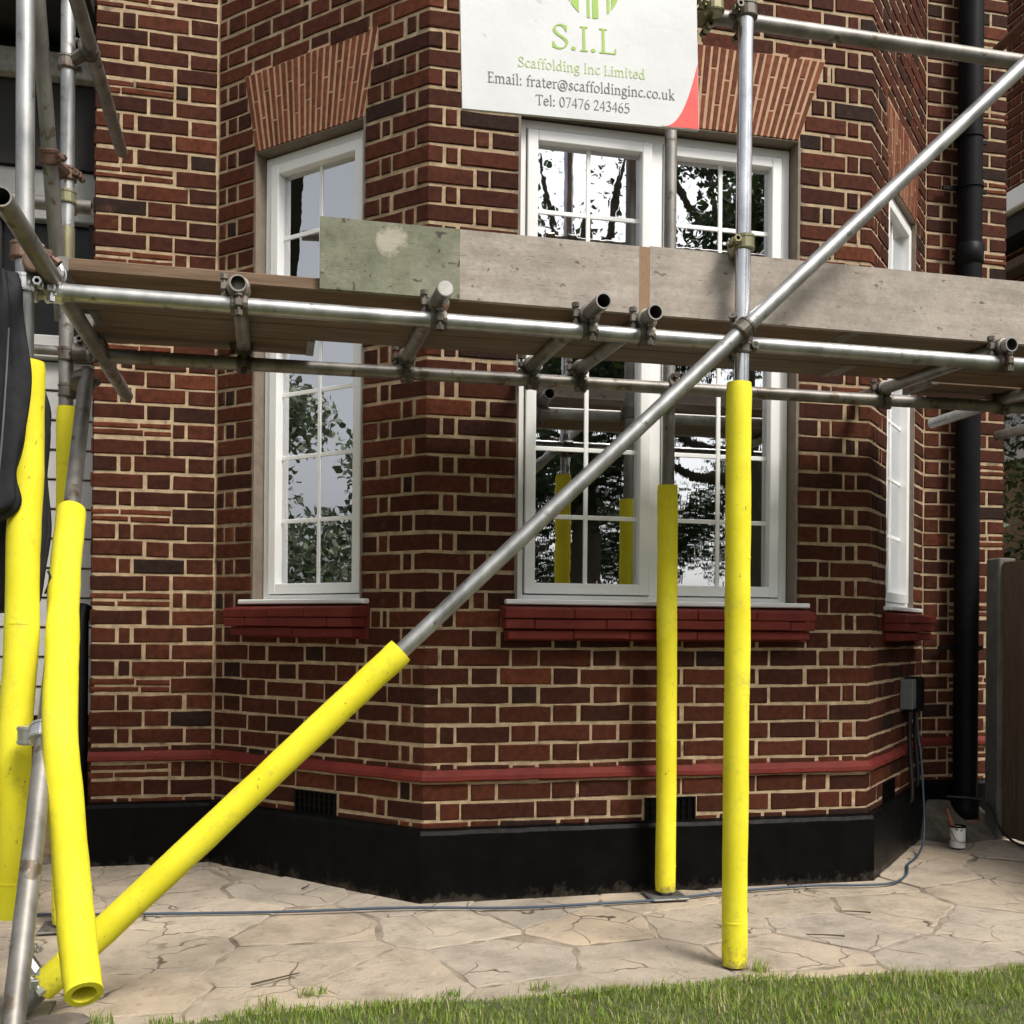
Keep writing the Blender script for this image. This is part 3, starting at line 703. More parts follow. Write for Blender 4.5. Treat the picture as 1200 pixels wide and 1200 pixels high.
# ================================================================== scaffold
TR_ = .02415
scaf = thing('scaffold', 'galvanised tube scaffold with couplers standing in front of the brick bay', 'scaffold', (0, -.5, .03))
def tube(name, a, b_, m='steel', r=TR_, ov=None):
    t = MB(); A_, B_ = Vector(a), Vector(b_); n = 8
    t.tube([A_.lerp(B_, k / n) for k in range(n + 1)], r, 24, 0, inner=r - .004, mi_in=1)
    return t.build(name, [M[m], M['steel_in']], scaf)
def coupler(c, ax1, c2, ax2, m='coupler', side=None):
    """two bands, one round each tube, a saddle between them and hinged bolts"""
    c, c2, ax1, ax2 = Vector(c), Vector(c2), Vector(ax1).normalized(), Vector(ax2).normalized()
    b = MB()
    for p, ax in ((c, ax1), (c2, ax2)):
        b.tube([p - ax * .025, p - ax * .023, p + ax * .023, p + ax * .025], [.026, .0315, .0315, .026], 18, smooth=False)
        for e in (-.017, .017): b.tube([p + ax * (e - .003), p + ax * (e + .003)], .0335, 18, smooth=False)
    lk = (c2 - c)
    if lk.length > .005:
        u = lk.normalized(); w = ax1.cross(u).normalized()
        b.tube([c + u * .026, c2 - u * .026], .021, 8, smooth=False)
    ob = b.build('coupler', M[m], scaf)
    for p, ax, oth in ((c, ax1, c2), (c2, ax2, c)):
        u = (oth - p); u = u - ax * u.dot(ax)
        u = u.normalized() if u.length > .004 else Vector((1, 0, 0))
        w = ax.cross(u).normalized()
        if side: w = w * side
        k = MB(); q = p + w * .040 - u * .004
        k.box(tuple(q - Vector((.011, .011, .011))), tuple(q + Vector((.011, .011, .011))), 0, .003)
        k.tube([q - u * .036, q + u * .030], .0065, 8); k.tube([q - u * .036, q - u * .022], .0125, 6, smooth=False); k.tube([q + u * .020, q + u * .030], .0115, 6, smooth=False)
        k.build('bolt', M[m], ob)
X, Y_, Z_ = (1, 0, 0), (0, 1, 0), (0, 0, 1)
YF, YR, YLF, YLR = -.93, -.13, -.882, -.178
# standards
tube('standard', (.870, YF, .020), (.889, YF, 4.6), 'steel_new')
tube('standard', (-1.226, YF, .035), (-1.245, YF, 4.6), 'steel')
tube('standard', (.947, YR, .045), (.943, YR, 4.6), 'steel_old')
tube('standard', (-1.268, YR, .045), (-1.278, YR, 2.44), 'steel_old'); tube('standard', (-1.278, YR, 2.445), (-1.281, YR, 4.6), 'steel')
b = MB(); b.tube([(-1.278, YR, 2.20), (-1.2785, YR, 2.46)], .0275, 20); b.build('spigot_sleeve', M['coupler_z'], scaf)
for x, y in ((-1.226, YF), (.947, YR), (-1.268, YR)):
    b = MB(); b.box((x - .075, y - .075, gz(y) + .008), (x + .075, y + .075, gz(y) + .015), 0, .002); b.tube([(x, y, gz(y) + .015), (x, y, gz(y) + .07)], .018, 12); b.build('base_plate', M['steel_old'], scaf)
# ledgers
tube('ledger', (-1.30, YLF, 2.011), (3.6, YLF, 2.007), 'steel'); tube('ledger', (-1.20, YLR, 2.012), (3.6, YLR, 2.042), 'steel_old')
tube('guard_rail', (-1.6, YLF, 3.052), (.70, YLF, 3.052), 'steel'); tube('guard_rail', (.765, YLF, 3.050), (3.6, YLF, 3.056), 'steel_old')
tube('ledger', (-2.6, YR + .049, 2.57), (-1.205, YR + .049, 2.556), 'steel_old')
tube('ledger', (-2.2, .24, 2.13), (-1.1, .24, 2.12), 'steel_old', .018)
# transoms
TZ = 2.011 + .0487
TRN = [(-.672, -.935, -.03, 'steel_old'), (-.092, -1.035, -.04, 'steel_old'), (.382, -1.04, -.02, 'steel_old'), (.570, -.975, -.05, 'steel_old'), (1.862, -.935, -.02, 'steel')]
for x, y0, y1, m in TRN: tube('transom', (x, y0, TZ), (x - .008, y1, TZ + .018), m)
tube('transom', (2.40, -1.02, TZ), (2.42, .30, 2.057), 'steel'); tube('transom', (2.90, -1.0, TZ), (2.94, .52, 2.062), 'steel_old')
tube('transom', (-1.181, -1.405, 2.064), (-1.135, .30, 1.978), 'steel_old')
tube('transom', (-1.20, .575, 3.046), (-1.195, -1.15, 3.105), 'steel_old')
tube('transom', (2.95, .56, 4.01), (2.83, -1.0, 4.03), 'coupler_r')
b = MB(); b.tube([(-.092, -1.0362, TZ), (-.092, -1.030, TZ)], .0215, 18); b.build('end_cap', mat('end_cap_pale', (.40, .39, .36), (.52, .51, .48), .7, sc=40), scaf)
# braces
tube('brace', (2.15, -.982, 3.255), (-1.215, -.978, .053), 'steel')
tube('brace', (-1.305, -.92, 3.98), (-1.300, -.08, 2.15), 'steel_old')
tube('raker', (-1.206, -.145, 1.962), (-1.071, -1.845, .012), 'steel_old')
# couplers
coupler((-1.235, YF, 2.012), Z_, (-1.235, YLF, 2.011), X, 'coupler_s', -1)
coupler((.880, YF, 2.008), Z_, (.880, YLF, 2.008), X, 'coupler')
coupler((.878, YF, 1.985), Z_, (.858, -.981, 2.025), (1, 0, .95), 'coupler')
coupler((.8835, YF, 2.315), Z_, (.8835, -.882, 2.315), X, 'coupler_z')
coupler((.886, YF, 3.052), Z_, (.886, YLF, 3.052), X, 'coupler')
coupler((.772, YLF - .05, 3.052), Z_, (.772, YLF, 3.052), X, 'coupler_z')
coupler((.945, YR, 2.032), Z_, (.945, YLR, 2.031), X, 'coupler')
coupler((-1.270, YR, 2.020), Z_, (-1.222, YLR + .01, 2.020), (1, 0, 0), 'coupler')
coupler((-1.269, YR, 1.895), Z_, (-1.222, -.165, 1.925), (.06, -.75, -.86), 'coupler')
coupler((-1.280, YR, 2.645), Z_, (-1.303, -.30, 2.63), (0, 1, -2.2), 'coupler_r')
coupler((-1.2805, YR, 2.565), Z_, (-1.2805, YR + .049, 2.557), X, 'coupler_z')
coupler((-1.281, YR, 3.03), Z_, (-1.205, -.16, 3.07), Y_, 'coupler')
coupler((-1.240, YF, 2.10), Z_, (-1.20, -.95, 2.064), Y_, 'coupler_r')
coupler((-1.1335, -1.150, .808), (.07, -.66, -.76), (-1.172, -1.105, .80), Z_, 'coupler_s')
coupler((-1.228, YF, .19), Z_, (-1.165, -.978, .12), (1, 0, .95), 'coupler_s')
for x, y0, y1, m in TRN:
    coupler((x, YLF, TZ), Y_, (x + .002, YLF, 2.011), X, 'coupler'); coupler((x - .007, YLR, TZ + .016), Y_, (x - .005, YLR, 2.016 + .006 * x), X, 'coupler')
coupler((2.41, YLR, TZ), Y_, (2.41, YLR, 2.035), X, 'coupler')
coupler((-1.172, YLF, 2.064), Y_, (-1.168, YLF, 2.011), X, 'coupler_s'); coupler((-1.165, YLR, 2.045), Y_, (-1.165, YLR, 2.02), X, 'coupler')

# ---- boards
BZ = 2.0865
def board(x0, x1, y0, y1, z, m, label, group=None):
    b = MB(); n = 8; V = []; rr = random.Random(int(x0 * 100 + y0 * 1000))
    for k in range(n):
        a, e = x0 + (x1 - x0) * k / n, x0 + (x1 - x0) * (k + 1) / n
    b.box((x0, y0, z), (x1, y1, z + .038), 0, .004)
    for x in (x0, x1):
        s = 1 if x == x0 else -1; b.box((min(x - s * .002, x + s * .025), y0 - .001, z - .0012), (max(x - s * .002, x + s * .025), y1 + .001, z + .0392), 1)
    o = b.build('scaffold_board', [M[m], M['steel_old']]); tag(o, label, 'board', group); return o
BG = 'planks laid along the scaffold platform'
board(-1.165, 1.32, -.838, -.650, BZ, 'board_brown', 'brown scaffold plank at the front of the platform, warm lit front edge', BG)
board(1.325, 3.5, -.838, -.650, BZ, 'board', 'front platform plank beyond the grey upright, behind the right half of toe board', BG)
board(-1.20, 1.90, -.645, -.462, BZ, 'board', 'long middle scaffold plank of the platform, behind the front plank', BG)
board(1.905, 3.5, -.645, -.462, BZ, 'board', 'middle platform plank near the downpipe end of the scaffold', BG)
board(-1.15, 1.55, -.457, -.280, BZ, 'board', 'rear scaffold plank of the platform running past the front window', BG)
board(1.555, 3.5, -.457, -.300, BZ, 'board_brown', 'rear platform plank over the right canted window', BG)
board(-1.19, -.435, -.274, -.075, BZ, 'board_brown', 'short loose plank nearest the left canted window', BG)
board(2.02, 3.5, -.270, -.070, BZ, 'board_brown', 'short loose plank nearest the downpipe', BG)
# toe board standing on edge
b = MB(); yt = (-.862, -.8405); zs = (2.0865, 2.300)
b.box((-.441, yt[0], zs[0]), (-.021, yt[1], zs[1]), 0); b.box((-.0208, yt[0] + .0004, zs[0]), (.556, yt[1], zs[1]), 1); b.box((.5562, yt[0], zs[0]), (.592, yt[1], zs[1]), 2); b.box((.5922, yt[0] + .0004, zs[0]), (3.5, yt[1], zs[1] + .004), 1)
tag(b.build('toe_board', [M['board_green'], M['board_grey'], M['band']]), 'wide weathered timber toe board on edge with green painted left end', 'board')

# ---- foam sleeves
def foam(pts, label, r=.040, ri=.027, rough=0, k=8, flat=None, gap=None):
    P = smooth_path(pts, k); b = MB(); n = len(P)
    rr = [r * (1 + .012 * math.sin(i * .9) + .006 * math.sin(i * 2.3)) for i in range(n)]
    rr[0] *= .965; rr[-1] *= .965
    b.tube(P, rr, 28, 0, inner=ri)
    b.v[:28 * n] = [tuple(Vector(v) + (Vector(v) - P[q // 28]).normalized() * (.0007 * math.sin(v[2] * 13 + v[0] * 60 + v[1] * 43) + .0004 * math.sin(v[2] * 41 - v[0] * 97 + v[1] * 71))) for q, v in enumerate(b.v[:28 * n])]
    for t in (gap or ()):      # taped seams: fine grooves
        i = int(t * (n - 1)); q = P[i]; d_ = (P[min(i + 1, n - 1)] - P[i - 1]).normalized()
        b.tube([q - d_ * .0035, q - d_ * .003, q + d_ * .003, q + d_ * .0035], [rr[i] * .99, rr[i] * 1.012, rr[i] * 1.012, rr[i] * .99], 28, smooth=False, caps=False)
    return tag(b.build('foam_sleeve', M['foam']), label, 'foam sleeve', 'yellow foam sleeves on the scaffold tubes')
foam([(.870, YF, .021), (.869, YF, .5), (.871, YF, 1.1), (.869, YF, 1.5), (.869, YF, 1.870)], 'long yellow foam sleeve on the shiny upright, foot beside the lawn', gap=(.42, .63, .12))
foam([(.948, YR, .055), (.948, YR, .6), (.945, YR, 1.2), (.944, YR, 1.652)], 'yellow foam sleeve on the upright standing against the bay plinth', gap=(.09,))
foam([(-.205, -.981, 1.017), (-.40, -.981, .832), (-.80, -.981, .45), (-1.165, -.979, .105)], 'yellow foam sleeve on the lower end of the long diagonal brace', .0405, gap=(.32, .70, .93))
foam([(-1.268, YR, .05), (-1.268, YR, .6), (-1.267, YR, 1.2), (-1.265, YR, 1.838)], 'straight yellow foam sleeve on the upright before the white cladding', gap=(.5,))
foam([(-1.224, YF, 1.80), (-1.222, YF - .01, 1.527), (-1.226, YF - .03, 1.271), (-1.224, YF - .05, 1.02), (-1.235, YF - .07, .749), (-1.229, YF - .075, .523), (-1.238, YF - .072, .308)], 'wavy yellow foam sleeve beside the black jacket, sagging off its upright', .043, .027, gap=(.46, .93))
foam([(-1.1655, -.622, 1.43), (-1.150, -.80, 1.22), (-1.112, -1.03, 1.02), (-1.086, -1.185, .81), (-1.053, -1.268, .609), (-1.023, -1.335, .417), (-.999, -1.404, .312), (-.974, -1.486, .250)], 'bent yellow foam sleeve hanging off the leaning raker, open end down', .0425, .027, gap=(.09,))

# ---- jacket hung on the left upright
jk = thing('jacket', 'black jacket hung on the left upright beside the wavy yellow sleeve', 'jacket', (-1.30, -.93, 1.10))
def cloth(rows, name, seed, seg=40, fold=.008, kf=7):
    b = MB(); V = []; n = len(rows)
    pts = [smooth_path([Vector((r_[0], r_[1], r_[2])) for r_ in rows], 6), smooth_path([Vector((r_[3], r_[4], 0)) for r_ in rows], 6)]
    m = len(pts[0])
    for i in range(m):
        c = pts[0][i]; w = pts[1][i]
        for j in range(seg):
            t = 2 * math.pi * j / seg; f = 1 + fold / max(w.x, .02) * (math.sin(kf * t + seed + i * .13) + .6 * math.sin(kf * 1.7 * t - i * .21)) * .6
            V.append((c.x + w.x * math.cos(t) * f, c.y + w.y * math.sin(t) * f, c.z + .006 * math.sin(3 * t + i * .4)))
    b.add(V, [(i * seg + j, i * seg + (j + 1) % seg, (i + 1) * seg + (j + 1) % seg, (i + 1) * seg + j) for i in range(m - 1) for j in range(seg)], smooth=True)
    b.add(V[:seg], [tuple(range(seg))]); b.add(V[-seg:], [tuple(range(seg))[::-1]])
    return b.build(name, M['cloth'], jk)
cloth([(-1.285, -.995, 2.02, .03, .02), (-1.29, -1.0, 1.95, .06, .03), (-1.292, -1.01, 1.83, .078, .035), (-1.298, -1.01, 1.72, .090, .036), (-1.305, -1.01, 1.58, .088, .035), (-1.315, -1.01, 1.47, .080, .03), (-1.31, -1.01, 1.40, .074, .028), (-1.325, -1.01, 1.36, .04, .02)], 'sleeve', 1, fold=.020, kf=6)
cloth([(-1.30, -.86, 1.93, .05, .02), (-1.29, -.855, 1.80, .065, .026), (-1.282, -.85, 1.70, .096, .03), (-1.278, -.85, 1.62, .098, .03), (-1.283, -.85, 1.50, .096, .03), (-1.28, -.85, 1.36, .098, .03), (-1.295, -.855, 1.24, .10, .03), (-1.31, -.86, 1.14, .10, .028), (-1.32, -.86, 1.12, .06, .02)], 'body', 2, fold=.009)
b = MB(); b.tube(smooth_path([(-1.247, -1.041, 1.86), (-1.252, -1.045, 1.72), (-1.262, -1.044, 1.55), (-1.275, -1.038, 1.42)]), .0028, 6); b.build('piping', M['seam'], jk)
b = MB(); b.tube(smooth_path([(-1.185, -.85, 1.235), (-1.178, -.85, 1.215), (-1.183, -.85, 1.195), (-1.192, -.85, 1.17)]), .0035, 6); b.build('drawcord', M['blackcable'], jk)

# ---- sign
SX, SZ, SY, TA = -.039, 2.607, -.985, .0286
sg = thing('sign_board', 'white scaffolding company sign with green lettering and red lower corner', 'sign', (.34, SY, SZ))
def sp(u, v, d=0): return (SX + u * math.cos(TA) - v * math.sin(TA), SY - d, SZ + u * math.sin(TA) + v * math.cos(TA))
SW, SH = .742, .62
def plate(poly, d0, d1, m, name):
    b = MB(); n = len(poly); V = [sp(u, v, d0) for u, v in poly] + [sp(u, v, d1) for u, v in poly]
    b.add(V, [tuple(range(n, 2 * n)), tuple(range(n))[::-1]] + [(i, (i + 1) % n, n + (i + 1) % n, n + i) for i in range(n)])
    return b.build(name, m, sg)
plate([(0, 0), (SW, 0), (SW, SH), (0, SH)], -.012, 0, M['sign'], 'panel')
ar = [(.622 + (SW - .0015 - .622) * t, .002 + .20 * t ** 2.3) for t in np.linspace(0, 1, 16)]
plate([(.622, .002), (SW - .0015, .002)] + ar[:0:-1], .0002, .0012, M['ink_red'], 'red_corner')
# logo: green domed bars
for k, (u0, u1) in enumerate(((.326, .334), (.338, .362), (.387, .396), (.404, .423), (.450, .459), (.464, .488))):
    cx_, cv, rx, ry = .404, .44, .095, .134
    lo = lambda u: cv - ry * math.sqrt(max(0, 1 - ((u - cx_) / rx) ** 2)); hi_ = lambda u: cv + .10 * math.sqrt(max(0, 1 - ((u - cx_) / rx) ** 2))
    uu = np.linspace(u0, u1, 4); plate([(u, lo(u)) for u in uu] + [(u, hi_(u)) for u in uu[::-1]], .0002, .0012, M['ink_green'], 'logo_bar')
# pen-drawn serif letters
def el(cx, cy, rx, ry, a0=0, a1=360): return ('l', [(cx + rx * math.cos(R(a)), cy + ry * math.sin(R(a))) for a in np.linspace(a0, a1, 25)])
def sf(x, y, w=.095): return ('s', [(x - w, y), (x + w, y)])
def stem(x, y1, top=True): return [('l', [(x, .02), (x, y1)]), sf(x, .012)] + ([('s', [(x - .09, y1 - .02), (x, y1)])] if top else [])
def dot(x, y): return ('l', [(x - .012, y), (x + .012, y)])
G = {
 'S': (.52, [('c', [(.41, .58), (.35, .66), (.25, .69), (.13, .64), (.09, .53), (.17, .42), (.29, .35), (.41, .26), (.43, .15), (.34, .04), (.23, .01), (.11, .04), (.06, .13)]), ('s', [(.42, .52), (.42, .67)]), ('s', [(.055, .03), (.055, .18)])]),
 'I': (.32, [('l', [(.16, .02), (.16, .68)]), sf(.16, .01), sf(.16, .69)]),
 'L': (.54, [('l', [(.15, .02), (.15, .68)]), sf(.15, .69), ('s', [(.05, .012), (.48, .012)]), ('s', [(.48, .012), (.50, .15)])]),
 'T': (.60, [('l', [(.30, .02), (.30, .68)]), sf(.30, .01), ('s', [(.04, .685), (.56, .685)]), ('s', [(.04, .69), (.03, .57)]), ('s', [(.56, .69), (.57, .57)])]),
 'E': (.55, [('l', [(.15, .02), (.15, .68)]), ('s', [(.05, .012), (.47, .012)]), ('s', [(.05, .69), (.45, .69)]), ('s', [(.15, .36), (.38, .36)]), ('s', [(.47, .012), (.49, .13)]), ('s', [(.45, .69), (.46, .58)])]),
 '.': (.24, [dot(.10, .045)]), ':': (.26, [dot(.11, .045), dot(.11, .40)]), ' ': (.25, []),
 'c': (.44, [('c', [(.37, .41), (.31, .46), (.22, .46), (.11, .38), (.07, .22), (.13, .07), (.24, .01), (.35, .05), (.40, .10)])]),
 'a': (.47, [('c', [(.08, .38), (.14, .45), (.24, .46), (.32, .40), (.33, .28), (.33, .10), (.37, .02), (.44, .04)]), ('c', [(.33, .28), (.17, .24), (.07, .12), (.12, .02), (.24, .03), (.33, .13)])]),
 'f': (.33, [('c', [(.38, .68), (.31, .72), (.22, .66), (.17, .52), (.17, .30), (.17, .02)]), ('s', [(.05, .45), (.32, .45)]), sf(.17, .012)]),
 'o': (.52, [el(.26, .235, .195, .225)]),
 'l': (.28, stem(.14, .74)),
 'd': (.55, [el(.23, .225, .165, .215), ('l', [(.41, .02), (.41, .74)]), ('s', [(.32, .72), (.41, .74)]), ('s', [(.41, .02), (.49, .03)])]),
 'i': (.28, stem(.14, .45) + [dot(.14, .65)]),
 'n': (.57, stem(.13, .45) + [('c', [(.13, .34), (.23, .44), (.34, .44), (.42, .34), (.42, .18), (.42, .02)]), sf(.42, .012)]),
 'm': (.84, stem(.13, .45) + [('c', [(.13, .34), (.22, .44), (.33, .44), (.40, .34), (.40, .18), (.40, .02)]), sf(.40, .012, .07), ('c', [(.40, .34), (.50, .44), (.61, .44), (.69, .34), (.69, .18), (.69, .02)]), sf(.69, .012)]),
 'g': (.48, [el(.22, .32, .145, .14), ('s', [(.33, .42), (.46, .45)]), ('c', [(.14, .19), (.08, .12), (.14, .06), (.32, .03), (.42, -.06), (.36, -.18), (.2, -.22), (.06, -.17), (.06, -.07), (.15, .03)])]),
 't': (.35, [('c', [(.16, .60), (.16, .35), (.16, .12), (.22, .01), (.34, .06)]), ('s', [(.04, .45), (.33, .45)])]),
 'e': (.47, [('c', [(.08, .26), (.24, .27), (.40, .28), (.36, .41), (.25, .46), (.12, .40), (.07, .23), (.13, .07), (.26, .01), (.41, .10)])]),
 'r': (.40, stem(.14, .45) + [('c', [(.14, .31), (.22, .43), (.30, .45), (.37, .42)])]),
 's': (.40, [('c', [(.31, .38), (.25, .46), (.16, .46), (.09, .38), (.15, .28), (.28, .20), (.32, .10), (.21, .01), (.08, .04), (.05, .12)])]),
 'u': (.57, [('c', [(.13, .45), (.13, .28), (.13, .12), (.20, .02), (.30, .03), (.42, .14)]), ('l', [(.42, .02), (.42, .45)]), ('s', [(.03, .44), (.13, .45)]), ('s', [(.33, .44), (.42, .45)]), ('s', [(.42, .02), (.50, .03)])]),
 'k': (.53, stem(.14, .74) + [('s', [(.14, .20), (.40, .45)]), ('l', [(.22, .27), (.43, .02)]), sf(.40, .45, .07), sf(.45, .012, .06)]),
 '@': (.86, [el(.42, .25, .36, .36, 20, 320), el(.40, .25, .14, .16), ('c', [(.55, .40), (.53, .20), (.60, .09), (.72, .16), (.77, .34)])]),
 '0': (.50, [el(.25, .345, .175, .335)]), '7': (.50, [('s', [(.05, .67), (.44, .67)]), ('l', [(.44, .67), (.20, .01)])]),
 '4': (.50, [('l', [(.35, .01), (.35, .69)]), ('s', [(.35, .69), (.04, .22)]), ('s', [(.04, .22), (.46, .22)])]),
 '6': (.50, [('c', [(.40, .68), (.22, .57), (.09, .32), (.12, .08), (.25, .01), (.39, .08), (.42, .22), (.33, .37), (.19, .38), (.09, .27)])]),
 '2': (.50, [('c', [(.07, .53), (.12, .65), (.24, .69), (.37, .62), (.37, .48), (.26, .27), (.06, .03)]), ('l', [(.06, .03), (.45, .03)])]),
 '3': (.50, [('c', [(.08, .60), (.20, .69), (.34, .65), (.36, .51), (.27, .40), (.18, .38)]), ('c', [(.18, .38), (.34, .35), (.42, .20), (.35, .05), (.2, .01), (.06, .06)])]),
 '5': (.50, [('s', [(.42, .68), (.14, .68)]), ('s', [(.14, .68), (.11, .38)]), ('c', [(.11, .38), (.26, .42), (.40, .33), (.42, .17), (.32, .04), (.18, .01), (.05, .06)])]),
}
NA = R(28)
def field(strokes, gx, gy, thick):
    """broad-nib pen: signed distance in nib space"""
    best = np.full(gx.shape, 9.0); c, s = math.cos(NA), math.sin(NA)
    for kind, pts_ in strokes:
        P = [(p.x, p.y) for p in smooth_path([(x, y, 0) for x, y in pts_], 5)] if kind == 'c' else pts_
        tk, tn = (thick, thick * .42) if kind != 's' else (thick * .62, thick * .42)
        if kind == 'l' and len(P) == 2 and abs(P[1][0] - P[0][0]) < .03 and abs(P[1][1] - P[0][1]) < .01: tk = tn = thick * 1.25
        T = lambda x, y: ((c * x + s * y) / tk, (-s * x + c * y) / tn)
        X_, Yy = T(gx, gy)
        for a, e in zip(P, P[1:]):
            ax, ay = T(*a); bx, by = T(*e); dx, dy = bx - ax, by - ay; L2 = dx * dx + dy * dy + 1e-12
            t = np.clip(((X_ - ax) * dx + (Yy - ay) * dy) / L2, 0, 1)
            best = np.minimum(best, np.hypot(X_ - ax - dx * t, Yy - ay - dy * t))
    return .5 - best
def marching(fld, xs_, ys_):
    V = []; Fc = []; ids = {}
    def vid(p):
        k = (round(p[0], 5), round(p[1], 5))
        if k not in ids: ids[k] = len(V); V.append(p)
        return ids[k]
    for j in range(len(ys_) - 1):
        for i in range(len(xs_) - 1):
            cs = [(xs_[i], ys_[j], fld[j, i]), (xs_[i + 1], ys_[j], fld[j, i + 1]), (xs_[i + 1], ys_[j + 1], fld[j + 1, i + 1]), (xs_[i], ys_[j + 1], fld[j + 1, i])]
            if max(c[2] for c in cs) <= 0: continue
            poly = []
            for a, e in zip(cs, cs[1:] + cs[:1]):
                if a[2] > 0: poly.append((a[0], a[1]))
                if (a[2] > 0) != (e[2] > 0): t = a[2] / (a[2] - e[2]); poly.append((a[0] + (e[0] - a[0]) * t, a[1] + (e[1] - a[1]) * t))
            q = []
            for w in map(vid, poly):
                if w not in q: q.append(w)
            if len(q) > 2: Fc.append(tuple(q))
    return V, Fc
GC = {}
def text(s, u0, v0, width, hk, m, thick=.095, name='lettering'):
    adv = sum(G[c][0] for c in s); k = width / adv; b = MB(); x = 0
    for c in s:
        if G[c][1]:
            if (c, thick) not in GC:
                xs_ = np.arange(-.08, G[c][0] + .1, .026); ys_ = np.arange(-.30, .82, .026); gx, gy = np.meshgrid(xs_, ys_)
                GC[(c, thick)] = marching(field(G[c][1], gx, gy, thick), xs_, ys_)
            V, Fc = GC[(c, thick)]
            b.add([sp(u0 + (px + x) * k, v0 + py * k * hk, .0012) for px, py in V], Fc)
        x += G[c][0]
    return b.build(name, m, sg)
text('S.I.L', .274, .205, .206, .94, M['ink_green'], .085)
text('Scaffolding Inc Limited', .170, .139, .400, 1.05, M['ink_pale'], .085)
text('Email: frater@scaffoldinginc.co.uk', .076, .084, .588, 1.10, M['ink_grey'], .085)
text('Tel: 07476 243465', .222, .031, .296, 1.10, M['ink_grey'], .085)

# ================================================================== right side
# fence running from the house corner towards the lawn
fx = 3.075
fn = thing('timber_fence', 'brown vertical board fence with grey post beside the black downpipe', 'fence', (fx, -.6, .03))
b = MB(); b.box((fx - .055, .60, -.1), (fx + .045, .70, 1.462), 0, .006); b.build('post', M['post'], fn)
b = MB(); b.box((fx - .055, -1.35, -.1), (fx + .045, -1.25, 1.462), 0, .006); b.build('post', M['post'], fn)
y = .595; rr = random.Random(4)
while y > -1.24:
    w = .115 + rr.uniform(-.008, .008); b = MB(); o = rr.uniform(-.004, .004)
    b.hexa([(fx - .03 + o, y, .05), (fx - .012 + o, y, .05), (fx - .004 + o, y - w, .05), (fx - .024 + o, y - w, .05), (fx - .03 + o, y, 1.445 + o), (fx - .012 + o, y, 1.445 + o), (fx - .004 + o, y - w, 1.445 + o), (fx - .024 + o, y - w, 1.445 + o)], 0, None, .002)
    b.build('fence_board', M['fence'], fn); y -= w + .003
for z in (.35, 1.15): 
    b = MB(); b.box((fx + .0, -1.25, z), (fx + .035, .60, z + .06)); b.build('rail', M['fence'], fn)
# leaves
def leaves(centers, radii, n, size, seed, lo=.0, hi=1.0):
    r = np.random.default_rng(seed); k = r.integers(0, len(centers), n); C_ = np.array(centers)[k]; Ra = np.array(radii)[k]
    d = r.normal(size=(n, 3)); d /= np.linalg.norm(d, axis=1)[:, None]; rad = r.random(n) ** .45
    P = C_ + d * (Ra * rad[:, None])
    u = r.normal(size=(n, 3)); u /= np.linalg.norm(u, axis=1)[:, None]; w = r.normal(size=(n, 3)); w -= u * (u * w).sum(1)[:, None]; w /= np.linalg.norm(w, axis=1)[:, None]
    s = size * r.uniform(.6, 1.3, n)[:, None]
    V = np.stack([P - u * s, P + w * s * .5, P + u * s, P - w * s * .5], 1).reshape(-1, 3)
    return V, np.clip(r.normal(.5, .25, n), 0, 1)
def leafobj(name, V, tone, m, parent=None, kind=None, origin=None):
    n = len(V) // 4; me = bpy.data.meshes.new(name); o_ = np.array(origin if origin is not None else (V[:, 0].mean(), V[:, 1].mean(), V[:, 2].min()))
    me.from_pydata((V - o_).tolist(), [], np.arange(4 * n).reshape(n, 4).tolist()); me.materials.append(m)
    at = me.attributes.new('tone', 'FLOAT', 'FACE'); at.data.foreach_set('value', tone); me.update()
    o = bpy.data.objects.new(name, me); COL.objects.link(o); place(o, tuple(o_), parent)
    if kind: o['kind'] = kind
    return o
rr = random.Random(21)
hg = thing('hedge', 'dense green leafy hedge behind the timber fence', 'hedge', (5.2, 2.6, 0))
cs = [(rr.uniform(4.3, 6.4), rr.uniform(1.9, 3.4), rr.uniform(.3, 2.6)) for _ in range(80)]
V, tn = leaves(cs, [(.42, .42, .36)] * 80, 15000, .035, 5); leafobj('foliage', V, tn, M['leaf'], hg)
b = MB()
for k in range(5): b.tube([(4.5 + k * .4, 2.6, -.05), (4.5 + k * .42, 2.6, 1.0), (4.45 + k * .44, 2.65, 2.2)], [.05, .04, .015], 8)
b.build('stems', M['bark'], hg)
# neighbour house seen past the corner
nb = thing('neighbour_house', 'neighbouring red brick house with white trim beyond the right corner', 'house', (6, 4.5, 0))
NX = 4.95
FN = Face((NX, 4.9), (0, -1), (-1, 0), 4.2)
b = MB(); b.box((NX + .012, .75, -.1), (NX + 4, 4.9, 7)); b.build('wall', M['mortar'], nb)
bb = MB()
for i in range(-34, 14):
    s = .0 if i % 2 else .06; st = i % 2
    while s < 4.0:
        L_ = ST if st else HD; P = [FN.o + FN.u * (s + .006), FN.o + FN.u * (s + L_ - .006)]
        if not (i > 1 and 1.4 < s < 2.9): brickmesh([(p, FN.n) for p in P], zn(i + 1) + .006, zn(i) - .006, rng.uniform(.75, 1), bb)
        s += L_; st = not st
bb.build('brickwork', M['brick'], nb, kind='stuff')
b = MB(); b.box((NX - .28, .8, 4.18), (NX + .01, 4.9, 4.33), 0, .01); b.build('gutter', M['upvc'], nb)
b = MB(); b.box((NX - .22, .8, 4.02), (NX + .01, 4.9, 4.17)); b.build('soffit', M['dark'], nb)
b = MB(); b.box((NX - .16, .8, 3.80), (NX + .01, 4.9, 3.88), 0, .01); b.build('ledge', M['fence'], nb)
